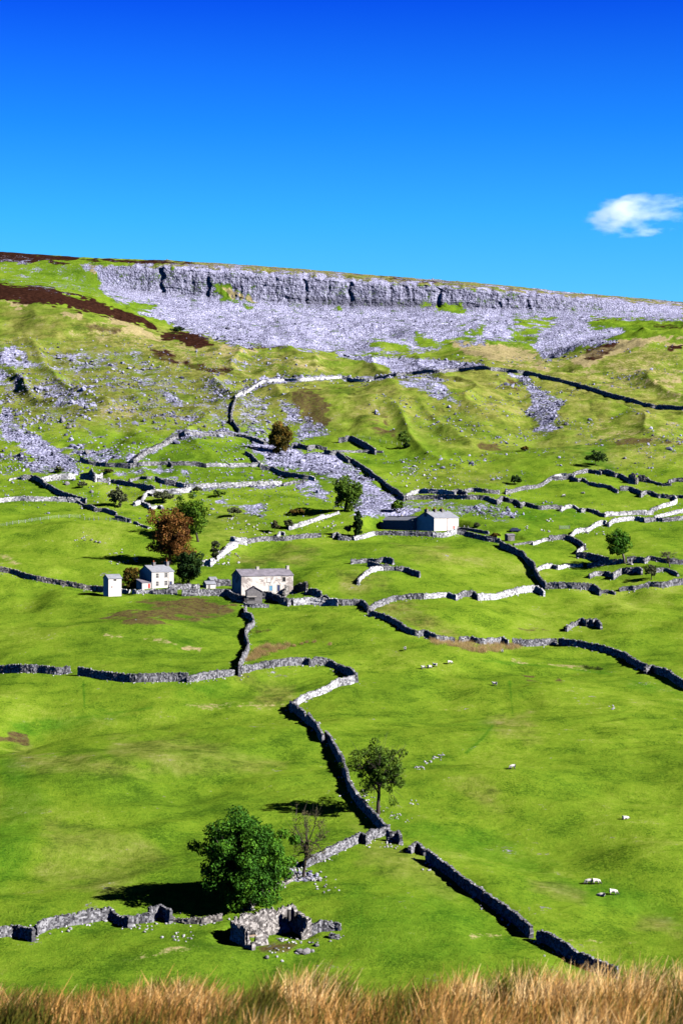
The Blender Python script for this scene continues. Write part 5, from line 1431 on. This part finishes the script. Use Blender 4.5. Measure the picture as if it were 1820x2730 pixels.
SHEEP = [(P('L2', (1135, 513))[0], 0, 185, 'grazing sheep close beside another, farther from the frame edge'), (P('L2', (1167, 513))[0], 0, 5, 'grazing sheep close beside another, facing away along the slope'),
         (P('L2', (1245, 562))[0], 0, 0, 'sheep grazing just below the close pair'), (P('L2', (1193, 568))[0], 2, 170, 'small greyish sheep lying below the close pair'),
         (P('L2', (1302, 214))[0], 2, 20, 'sheep lying alone by a dark patch, between close pair and lone one'), (P('M4', (785, 845))[0], 0, 200, 'lone sheep on the open slope above the middle pasture track'),
         (P('M4', (703, 463))[0], 1, 170, 'lone sheep in the pasture below the row of four'), (P('M4', (376, 387))[0], 1, 190, 'first sheep of the row, farthest from the rushes'),
         (P('M4', (403, 384))[0], 0, 40, 'second sheep of the row of four'), (P('M4', (429, 376))[0], 1, 150, 'third sheep of the row of four'), (P('M4', (496, 363))[0], 0, 10, 'last sheep of the row, a little apart'),
         (P('M4', (292, 300))[0], 1, 80, 'sheep standing alone below the falling wall'), (P('M4', (738, 311))[0], 1, 85, 'sheep standing at the edge of the tawny rushes'),
         (P('A4', (530, 668))[0], 0, 190, 'lower of two sheep in the high field'), (P('A4', (697, 640))[0], 2, 160, 'higher of two sheep in the high field')]
for px, k, rz, lab in SHEEP:
    l = at(px)
    o = bpy.data.objects.new('sheep', SM[k]); COL.objects.link(o)
    o.location = (l.x, l.y, l.z - .02); o.rotation_euler = (0, 0, R(rz)); sc_ = random.uniform(1.02, 1.15)
    o.scale = (sc_, sc_, sc_)
    tag(o, lab, 'sheep', 'sheep grazing on the fellside')

# individual boulders
BOUL = [(P('B1', (800, 262))[0], .45, 'pale boulder, first of the white group on the rounded hill'), (P('B1', (836, 278))[0], .5, 'pale boulder in the middle of the white group on the rounded hill'), (P('B1', (870, 284))[0], .55, 'largest pale boulder of the white group on the rounded hill'),
        (P('R', (545, 655))[0], .38, 'bright flat stone just before the ruin'), (P('R', (975, 590))[0], .62, 'wide tilted slab beside the ruin'), (P('R', (1052, 590))[0], .68, 'tall pale slab beside the ruin'), (P('R', (1190, 500))[0], .42, 'rounded white stone by the ruin corner'), (P('R', (1130, 575))[0], .4, 'dark tilted stone next to the tall pale slab'),
        (P('A1', (755, 295))[0], 1.5, 'large block at the head of the scree tongue'), (P('A1', (585, 560))[0], 1.1, 'grey boulder pair below the black hooked wall'), (P('A1', (800, 630))[0], .9, 'boulder below the ruined cottage'), (P('B4', (1110, 470))[0], .7, 'white block at the foot of the spreading tree'),
        (P('A4', (550, 40))[0], 1.1, 'boulder under the grey scree patch'), (P('A4', (505, 70))[0], 1.0, 'brownish boulder below the scree patch boulder'), (P('B1', (1185, 430))[0], .8, 'dark stone on the bank above the small orange tree'), (P('A4', (1060, 335))[0], .7, 'white stone on the rough top slope'),
        (P('A1', (600, 70))[0], 1.2, 'dark crag block on the left stony slope'), (P('A1', (545, 15))[0], 1.6, 'darkest crag at the top of the stony slope'), (P('X', (960, 690))[0], .45, 'upright pale stone set in the shaded wall gap')]
for px, s_, lab in BOUL:
    l = at(px)
    bm = bmesh.new()
    bmesh.ops.create_icosphere(bm, subdivisions=2, radius=1)
    off = random.uniform(0, 99)
    from mathutils import noise as mn
    for v_ in bm.verts:
        d_ = 1 + .28 * mn.noise(v_.co * 1.3 + Vector((off, 0, 0))) + .12 * mn.noise(v_.co * 3.1 + Vector((off, 5, 0)))
        v_.co = Vector((v_.co.x * 1.15, v_.co.y * .9, max(v_.co.z, -.5) * .85)) * d_ * s_
    me = bpy.data.meshes.new('boulder'); bm.to_mesh(me); bm.free()
    me.materials.append(MATS['boulder'])
    o = bpy.data.objects.new('boulder', me); COL.objects.link(o); o.location = (l.x, l.y, l.z + .25 * s_); o.rotation_euler = (random.uniform(-.2, .2), random.uniform(-.2, .2), random.uniform(0, 6))
    tag(o, lab, 'boulder', 'boulders lying on the pasture')
# ---------------------------------------------------------------- trees and shrubs
LEAF = {
    'green': leaf_mat('leaf_green', [(0.2, (0.02, 0.07, 0.008)), (0.55, (0.06, 0.20, 0.014)), (0.9, (0.16, 0.38, 0.02))]),
    'mid': leaf_mat('leaf_mid', [(0.2, (0.04, 0.09, 0.012)), (0.55, (0.12, 0.23, 0.02)), (0.9, (0.24, 0.36, 0.04))]),
    'lime': leaf_mat('leaf_lime', [(0.25, (0.04, 0.11, 0.01)), (0.6, (0.13, 0.27, 0.015)), (0.9, (0.26, 0.38, 0.02))]),
    'rust': leaf_mat('leaf_rust', [(0.25, (0.06, 0.022, 0.008)), (0.55, (0.21, 0.085, 0.02)), (0.75, (0.34, 0.15, 0.035)), (0.95, (0.22, 0.22, 0.03))]),
    'amber': leaf_mat('leaf_amber', [(0.25, (0.035, 0.035, 0.006)), (0.5, (0.10, 0.085, 0.012)), (0.7, (0.24, 0.15, 0.02)), (0.95, (0.40, 0.20, 0.03))]),
    'dark': leaf_mat('leaf_dark', [(0.25, (0.006, 0.022, 0.005)), (0.65, (0.022, 0.065, 0.009)), (0.95, (0.08, 0.13, 0.015))], .1),
    'twig': leaf_mat('twig_leaf', [(0.25, (0.05, 0.05, 0.025)), (0.65, (0.13, 0.12, 0.05)), (0.95, (0.25, 0.2, 0.07))], .1),
    'grey': leaf_mat('leaf_grey', [(0.25, (0.05, 0.06, 0.03)), (0.65, (0.12, 0.14, 0.06)), (0.95, (0.22, 0.24, 0.12))], .1),
    'tan': leaf_mat('leaf_tan', [(0.25, (0.2, 0.13, 0.05)), (0.65, (0.42, 0.28, 0.12)), (0.95, (0.6, 0.42, 0.2))], .1),
}


def leaves(C_, Rr, n_per, size, r, squash=0.8):
    """leaf sprays scattered through clumps C_ (n,3) of radius Rr; returns verts, quads, tones"""
    n_ = len(C_)
    k = np.repeat(np.arange(n_), n_per)
    d = r.normal(0, 1, (len(k), 3)); d /= np.linalg.norm(d, axis=1)[:, None]
    rad = Rr[k] * r.uniform(0.35, 1.08, len(k)) ** 0.6
    c = C_[k] + d * rad[:, None] * np.array([1, 1, squash])
    nrm = d * 0.8 + r.normal(0, .6, (len(k), 3)); nrm /= np.linalg.norm(nrm, axis=1)[:, None]
    t = np.cross(nrm, r.normal(0, 1, (len(k), 3))); t /= np.linalg.norm(t, axis=1)[:, None]
    b_ = np.cross(nrm, t)
    s = size * r.uniform(.6, 1.4, len(k))[:, None]
    q = np.stack([c - t * s - b_ * s * .55, c + t * s * .9 - b_ * s * .45, c + t * s + b_ * s * .6, c - t * s * .8 + b_ * s * .5], 1)
    f = np.arange(len(k) * 4).reshape(-1, 4)
    tn_ = np.clip(np.repeat(r.uniform(0, 1, n_), n_per) * .6 + r.uniform(0, 1, len(k)) * .5, 0, 1)
    return q.reshape(-1, 3), f, tn_


TSEED = [100]


def tree(label, base, ext, leaf, n_leaf=5000, size=.3, clumps=60, trunk=.35, bark='bark', fill=(.5, 1.0), cr=(.2, .36), name='broadleaf_tree', cat='tree',
         group=None, lean=0.0, limbs=None, shape=None, tlow=.3, squash=.8, depth=.95):
    TSEED[0] += 7
    r = np.random.default_rng(TSEED[0]); rr = random.Random(TSEED[0])
    l = at(base)
    s = l.y / F
    u0, u1, v0, v1 = ext
    cx_ = ((u0 + u1) / 2 - base[0]) * s
    cz_ = (base[1] - (v0 + v1) / 2) * s
    rx, rz = (u1 - u0) / 2 * s, (v1 - v0) / 2 * s
    ry = rx * depth
    root = empty(name, (l.x, l.y, l.z))
    tag(root, label, cat, group)
    # clump centres spread through an uneven crown
    d = r.normal(0, 1, (clumps, 3)); d /= np.linalg.norm(d, axis=1)[:, None]
    fr = r.uniform(fill[0], fill[1], clumps)
    crr = r.uniform(cr[0], cr[1], clumps) * min(rx, rz)
    lob = 1 + (.16 if n_leaf > 50000 else .32) * vnoise(d[:, 0] * 1.7 + TSEED[0], d[:, 2] * 1.7 + d[:, 1], 5) + .10 * r.normal(0, 1, clumps)
    inner = 1.1 * np.stack([np.maximum(rx - crr, rx * .3), np.maximum(ry - crr, ry * .3), np.maximum(rz - crr * squash, rz * .3)], -1)
    C_ = d * fr[:, None] * inner * np.clip(lob, .55, 1.3)[:, None]
    if shape == 'cone': C_[:, :2] *= np.clip(1.15 - (C_[:, 2:3] / rz + 1) / 2 * .95, .12, 1)
    if shape == 'low': C_[:, 2] = np.abs(C_[:, 2]) * .9 - rz * .35
    C_ += np.array([cx_, 0, cz_])
    # trunk and limbs
    top = Vector((cx_ * .7, 0, cz_ + rz * .15))
    fork = Vector((cx_ * tlow, 0, max(cz_ - rz * .85, cz_ * tlow)))
    a = MB()
    k = 5
    pts = [Vector((0, 0, -.4)), Vector((0, 0, .1)), fork * .5 + Vector((rr.uniform(-.1, .1), 0, 0)) * trunk * 3, fork, fork.lerp(top, .5) + Vector((rr.uniform(-1, 1), rr.uniform(-1, 1), 0)) * trunk, top]
    a.tube(pts, [trunk * 1.5, trunk * 1.15, trunk * .95, trunk * .85, trunk * .5, trunk * .2], 8)
    nl = limbs if limbs is not None else min(clumps, 14)
    order = sorted(range(clumps), key=lambda i: -fr[i])[:nl]
    for i in order:
        e_ = Vector(C_[i])
        t0 = rr.uniform(0, .8)
        st_ = fork.lerp(top, t0)
        mid_ = st_.lerp(e_, .5) + Vector((rr.uniform(-1, 1), rr.uniform(-1, 1), rr.uniform(-.2, 1))) * (e_ - st_).length * .12
        a.tube([st_, mid_, e_], [trunk * .42, trunk * .24, trunk * .08], 5)
        if limbs:
            for _ in range(4):
                e2 = e_ + Vector((rr.gauss(0, 1), rr.gauss(0, 1), rr.gauss(.4, .8))) * rx * .28
                m2_ = mid_.lerp(e2, .5) + Vector((rr.gauss(0, 1), rr.gauss(0, 1), rr.gauss(0, 1))) * rx * .04
                a.tube([mid_.lerp(e_, rr.uniform(0, .7)), m2_, e2], [trunk * .16, trunk * .09, trunk * .03], 4)
                e3 = m2_ + Vector((rr.gauss(0, 1), rr.gauss(0, 1), rr.gauss(.3, .8))) * rx * .2
                a.tube([m2_, e3], [trunk * .07, trunk * .025], 3)
    a.build('trunk', MATS[bark], root, smooth=True)
    V, Q, tn_ = leaves(C_, crr, max(3, n_leaf // clumps), size, r, squash)
    npmesh('crown', V, Q, LEAF[leaf], parent=root, tone=tn_)
    return root


def ext(key, x0, x1, y0, y1):
    (a, b_), (c_, d_) = P(key, (x0, y0), (x1, y1))
    return (a, c_, b_, d_)

tree('big dense green tree casting the largest shadow, above the ruin', P('L1', (1150, 615))[0], ext('L1', 890, 1348, 175, 662), 'green', 52000, .17, 230, .5, fill=(.45, 1.0), cr=(.13, .25), squash=.8)
tree('nearly leafless tree between the big green tree and the wall', P('X', (403, 1425))[0], ext('X', 265, 650, 775, 1260), 'twig', 1900, .09, 90, .26, 'bark', fill=(.6, 1.2), cr=(.12, .25), name='bare_tree', limbs=26, tlow=.5)
tree('lone thin-leaved tree standing by the shadowed wall', P('X', (1150, 785))[0], ext('X', 890, 1440, 25, 640), 'mid', 15000, .14, 120, .36, 'bark', fill=(.25, 1.15), cr=(.11, .24), limbs=22, tlow=.4)
tree('huge russet tree above the white farmhouse', (452, 1502), ext('M1', 675, 900, 420, 700), 'rust', 15000, .26, 130, .5, fill=(.4, 1.0), cr=(.17, .30))
tree('yellow-green tree half hidden behind the russet tree', (528, 1444), ext('M1', 810, 962, 378, 585), 'lime', 8000, .26, 90, .4)
tree('black-green evergreen right beside the farmhouse', (503, 1561), ext('M1', 790, 938, 632, 785), 'dark', 9500, .24, 90, .5, fill=(.3, 1.0))
tree('small round orange-green tree between narrow barn and farmhouse', (353, 1567), ext('M1', 558, 648, 696, 812), 'amber', 5500, .2, 60, .3)
tree('amber tree on the edge of the rubble field', P('A2', (985, 285))[0], ext('A2', 868, 1118, 22, 285), 'amber', 9000, .3, 90, .45, fill=(.35, 1.0))
tree('grey-green leaning tree at the lower edge of the rubble field', P('A3', (60, 790))[0], ext('A2', 1450, 1740, 460, 790), 'mid', 7500, .3, 80, .42, fill=(.35, 1.0))
tree('small dark conifer in the pen by the upper farm', P('M2', (75, 572))[0], ext('M2', 42, 108, 448, 572), 'dark', 3500, .24, 60, .25, shape='cone', name='conifer')
tree('tawny bare bush beside the small dark conifer', P('M2', (30, 565))[0], ext('M2', 5, 52, 500, 565), 'tan', 1500, .18, 30, .1, name='shrub', cat='shrub', shape='low')
tree('round yellowing bush behind the upper farm', P('M2', (255, 458))[0], ext('M2', 222, 286, 388, 458), 'lime', 2200, .24, 40, .18, name='shrub', cat='shrub', shape='low')
tree('tall spreading tree with a pale trunk in the paddock', P('B4', (1060, 462))[0], ext('B4', 890, 1140, 135, 412), 'green', 6000, .24, 70, .42, 'bark_pale', fill=(.4, 1.0), cr=(.17, .32), tlow=.5)
tree('bare hawthorn leaning over the paddock wall', P('B4', (1450, 495))[0], ext('B4', 1350, 1520, 352, 440), 'twig', 500, .12, 30, .2, 'bark_pale', name='bare_tree', limbs=16, tlow=.6)
tree('small grey thorn bush beside the pale stone bank', P('B4', (1290, 606))[0], ext('B4', 1228, 1350, 475, 580), 'grey', 2000, .16, 40, .16, name='shrub', cat='thorn bush', limbs=10)
tree('feathery dark tree below the bright rubble wall', P('B2', (410, 470))[0], ext('B2', 385, 480, 240, 440), 'grey', 2000, .2, 40, .22, limbs=10)
tree('dark spreading shrub beside the white wall spur', P('A1', (1420, 722))[0], ext('A1', 1325, 1515, 585, 715), 'grey', 3000, .24, 50, .15, name='shrub', cat='shrub', shape='low')
tree('rounded scrubby tree on the stony slope below the cottage ruin', P('A1', (1050, 760))[0], ext('A1', 945, 1115, 595, 735), 'grey', 3500, .24, 50, .2, name='shrub', cat='shrub')
for k, (b_, e_, lf, lab) in enumerate(((('A2', (470, 668)), ('A2', 410, 535, 595, 668), 'mid', 'green bush on the white rubble'), (('A2', (275, 632)), ('A2', 235, 320, 565, 632), 'grey', 'grey bush tucked on the bright meadow wall'),
                                      (('A2', (600, 838)), ('A2', 530, 682, 728, 838), 'grey', 'scrubby grey bush on the slope beyond the yellow-green tree'), (('B2', (955, 195)), ('B2', 915, 1000, 70, 190), 'twig', 'thin bare shrub near the bright stone stub'),
                                      (('B2', (1075, 165)), ('B2', 1030, 1122, 55, 165), 'grey', 'leafy grey shrub over the white stone stub'), (('A2', (1115, 832)), ('A2', 1060, 1210, 745, 832), 'amber', 'brownish bush on the open green slope'),
                                      (('A1', (515, 455)), ('A1', 470, 560, 390, 455), 'grey', 'thorn growing in the scree by the hooked wall'), (('A1', (720, 592)), ('A1', 670, 775, 510, 592), 'grey', 'low thorn in front of the ruined cottage'),
                                      (('A1', (940, 460)), ('A1', 890, 1000, 410, 460), 'twig', 'brown shrub behind the ruined cottage'), (('A3', (600, 245)), ('A3', 500, 650, 50, 245), 'mid', 'olive gorse at the top of the little gully'), (('A3', (600, 240)), ('A3', 565, 640, 185, 242), 'dark', 'black gorse clump at the foot of the little gully'),
                                      (('A4', (800, 395)), ('A4', 700, 930, 240, 405), 'dark', 'wide black gorse in the hollow above the upper loop wall'), (('A4', (100, 560)), ('A4', 40, 165, 455, 570), 'dark', 'dark gorse under the crease of the upper slope'),
                                      (('A4', (190, 272)), ('A4', 145, 235, 218, 272), 'amber', 'rusty tussocky bush on the upper slope'), (('K', (1080, 245)), ('K', 1050, 1115, 190, 245), 'grey', 'wispy bush behind the upper farm garden'),
                                      (('K', (1265, 345)), ('K', 1220, 1310, 290, 345), 'amber', 'yellow bush inside the garden wall'), (('T', (815, 430)), ('T', 785, 850, 385, 430), 'dark', 'dark bush at the foot of the big scree'),
                                      (('B2', (180, 110)), ('B2', 1, 2, 1, 2), 'mid', ''),)):
    if not lab: continue
    tree(lab, P(b_[0], b_[1])[0], ext(*e_), lf, 1500, .22, 30, .1, name='shrub', cat='shrub', group='shrubs on the fellside', shape='low', limbs=None)


# ---------------------------------------------------------------- grasses
def blades(px_, py_, pz_, hgt, wid, r, lean=.35, wind=(.25, .05), segs=3):
    """curved grass blades rooted at given points"""
    n_ = len(px_)
    a = r.uniform(0, 6.28, n_)
    dx = np.cos(a) * lean * r.uniform(.2, 1, n_) + wind[0]; dy = np.sin(a) * lean * r.uniform(.2, 1, n_) + wind[1]
    fa = r.uniform(0, 6.28, n_)
    sx, sy = np.cos(fa), np.sin(fa)
    V = []
    for i in range(segs + 1):
        t = i / segs
        w_ = wid * (1 - t) ** .7 * .5 if i < segs else wid * .05
        ox, oy, oz = dx * hgt * t * t, dy * hgt * t * t, hgt * (t - .18 * t * t)
        for sg in (-1, 1):
            V.append(np.stack([px_ + ox + sg * sx * w_, py_ + oy + sg * sy * w_, pz_ + oz], -1))
    V = np.stack(V, 1)
    m_ = 2 * (segs + 1)
    f = np.concatenate([np.arange(n_)[:, None] * m_ + np.array([2 * i, 2 * i + 1, 2 * i + 3, 2 * i + 2]) for i in range(segs)])
    return V.reshape(-1, 3), f


def ground_many(x, y):
    return np.array([ground(a, b_) for a, b_ in zip(x, y)])

for key_, ramp_ in (('rush', [(0.0, (0.03, 0.05, 0.012)), (0.25, (0.09, 0.13, 0.025)), (0.4, (0.42, 0.27, 0.09)), (0.7, (0.85, 0.58, 0.26)), (1.0, (1.2, 0.95, 0.5))]),
                    ('straw', [(0.0, (0.10, 0.06, 0.015)), (0.2, (0.17, 0.21, 0.02)), (0.38, (0.50, 0.23, 0.05)), (0.6, (0.95, 0.50, 0.15)), (0.82, (1.25, 0.76, 0.30)), (1.0, (1.6, 1.15, 0.55))])):
  MATS[key_], n, b = nmat('dry_' + key_)
  p = _pos(n)
  c = _ramp(n, _tone(n), ramp_)
  n.links.new(c, b.inputs['Base Color'])
  tr = n.nodes.new('ShaderNodeBsdfTranslucent'); n.links.new(c, tr.inputs[0])
  mx = n.nodes.new('ShaderNodeMixShader'); mx.inputs[0].default_value = .42
  n.links.new(b.outputs[0], mx.inputs[1]); n.links.new(tr.outputs[0], mx.inputs[2]); n.links.new(mx.outputs[0], n.nodes['Material Output'].inputs[0])


r = np.random.default_rng(5)
NB = 120000
by = r.uniform(8.5, 20.0, NB); bx = r.uniform(-1, 1, NB) * (by * .26 + .8)
tus = fbm(bx / .55, by / .8, 201, 3)          # tussocks
keep = r.uniform(0, 1, NB) < np.clip(.66 + .9 * tus, .15, 1)
bx, by, tus = bx[keep], by[keep], tus[keep]
bz = ground_many(bx, by) - .03
uu = 910 + F * bx / by
hb = (.44 + .20 * tus + .06 * vnoise(bx / 1.6, by / 2.0, 203)) * r.uniform(.65, 1.2, len(bx))
hb = np.clip(hb * (1 + .22 * bx / (by * .26)), .12, .85)
V, Q = blades(bx, by, bz, hb, .012 * r.uniform(.7, 1.6, len(bx)), r, .42, (.16, .02), 3)
patch = fbm(bx / .7 + 3, by / 1.3, 205, 3)
tn0 = np.clip(.58 + .55 * patch + r.normal(0, .17, len(bx)), 0, 1)
gsel = (fbm(bx / .5, by / .9, 207, 2) + .10 * r.normal(0, 1, len(bx))) < -.25
tn0[gsel] = r.uniform(.0, .26, gsel.sum())
fgr = npmesh('tall_grass', V, Q, MATS['straw'], tone=np.tile(tn0, 3))
tag(fgr, 'tall tawny moor grass along the bottom of the view', kind='stuff')

# tufts of rushes in the pasture
def rushes(name, spots, n_per, rad, hgt, label, kind=None, cat=None, group=None, tone=(.3, .8)):
    xs, ys_ = [], []
    for l in spots:
        k = n_per
        xs.append(l.x + r.normal(0, rad, k)); ys_.append(l.y + r.normal(0, rad, k))
    x = np.concatenate(xs); y = np.concatenate(ys_)
    z = ground_many(x, y) - .05
    o0 = np.array([x.mean(), y.mean(), z.min()])
    V, Q = blades(x - o0[0], y - o0[1], z - o0[2], hgt * r.uniform(.5, 1.1, len(x)), .035, r, .5, (.05, 0), 2)
    ob = npmesh(name, V, Q, MATS['rush'], tone=np.tile(r.uniform(tone[0], tone[1], len(x)), 2))
    ob.location = o0.tolist()
    return tag(ob, label, cat, group, kind)

def spots(key, poly, n_):
    q = P(key, *poly); us = [a for a, _ in q]; vs = [b_ for _, b_ in q]
    out = []
    while len(out) < n_:
        u, v = random.uniform(min(us), max(us)), random.uniform(min(vs), max(vs))
        if sdist(q, np.array([u]), np.array([v]))[0] < 0: out.append(at((u, v)))
    return out
rushes('rushes', spots('M3', ((1130, 340), (1160, 300), (1230, 275), (1300, 275), (1330, 268), (1330, 285), (1260, 310), (1190, 335), (1140, 352)), 60), 90, .5, 1.35, 'band of tawny rushes in the damp ground beside the crooked wall', 'stuff')
rushes('rushes', spots('M4', ((390, 250), (500, 248), (540, 262), (640, 270), (760, 270), (825, 280), (790, 300), (700, 308), (610, 306), (520, 285), (440, 275), (395, 272)), 110), 90, .6, 1.3, 'wide bed of tawny rushes under the broken wall', 'stuff', tone=(.4, .85))
rushes('rushes', spots('M3', ((1140, 212), (1200, 210), (1240, 205), (1245, 213), (1200, 222), (1150, 224)), 14), 60, .45, .7, 'strip of green rushes beyond the crooked wall', 'stuff', tone=(.05, .4))
rushes('rushes', spots('M4', ((1105, 372), (1130, 375), (1220, 385), (1220, 392), (1150, 388), (1110, 380)), 16), 60, .45, .8, 'dark rush strip in the far pasture', 'stuff', tone=(.0, .25))
rushes('rushes', spots('B2', ((0, 760), (300, 745), (480, 790), (640, 849), (200, 849), (0, 849)), 60), 30, .7, .35, 'weedy brown growth below the yard wall', 'stuff', tone=(.0, .5))
for x, y, lab in ((1350, 280, 'first rush tussock past the rush band'), (1385, 272, 'squat rush tussock between two taller ones'), (1410, 265, 'tallest standing rush tussock beyond the band'), (1444, 262, 'small rush tussock standing alone'), (1515, 272, 'last low rush tussock, farthest from the band')):
    rushes('rush_tussock', [at(P('M3', (x, y))[0])], 150, .28, .95, lab, cat='rush tussock', group='rush tussocks in the meadow', kind='thing')

# ---------------------------------------------------------------- the one cloud
DC = 6000.0
sC = DC / F
cu, cv = 1745, 574
me = bpy.data.meshes.new('cloud')
bm = bmesh.new(); bmesh.ops.create_icosphere(bm, subdivisions=4, radius=1.0); bm.to_mesh(me); bm.free()
cl = bpy.data.objects.new('cloud', me); COL.objects.link(cl)
cl.location = ((cu - 910) * sC, DC, CAMZ + DC * elev_tan(cv))
cl.scale = (345 * sC, 170, 78 * sC)
tag(cl, 'small ragged white fair-weather cloud', kind='structure')
m = bpy.data.materials.new('cloud'); m.use_nodes = True
n = m.node_tree; n.nodes.clear()
out = n.nodes.new('ShaderNodeOutputMaterial'); pv_ = n.nodes.new('ShaderNodeVolumePrincipled')
pv_.inputs['Color'].default_value = (1, 1, 1, 1); pv_.inputs['Anisotropy'].default_value = 0.0
tc = n.nodes.new('ShaderNodeTexCoord')
mpn = n.nodes.new('ShaderNodeMapping'); mpn.inputs['Scale'].default_value = (2.2, 1.0, 1.3); mpn.inputs['Location'].default_value = (4.1, 1.4, 0.7); mpn.inputs['Rotation'].default_value = (0, -.35, 0)
n.links.new(tc.outputs['Object'], mpn.inputs['Vector'])
nz = _noise(n, 1.0, 7, .62, mpn.outputs[0], .15)
ln_ = n.nodes.new('ShaderNodeVectorMath'); ln_.operation = 'LENGTH'; n.links.new(tc.outputs['Object'], ln_.inputs[0])
fall = _math(n, 'MULTIPLY', _math(n, 'POWER', ln_.outputs['Value'], 3.2), .46)
dn = _math(n, 'MULTIPLY', _math(n, 'SUBTRACT', _math(n, 'SUBTRACT', nz, fall), .415), .06)
dn = _math(n, 'MINIMUM', _math(n, 'MAXIMUM', dn, 0.0), .011)
n.links.new(dn, pv_.inputs['Density']); n.links.new(pv_.outputs[0], out.inputs['Volume'])
me.materials.append(m)
bpy.context.view_layer.update()
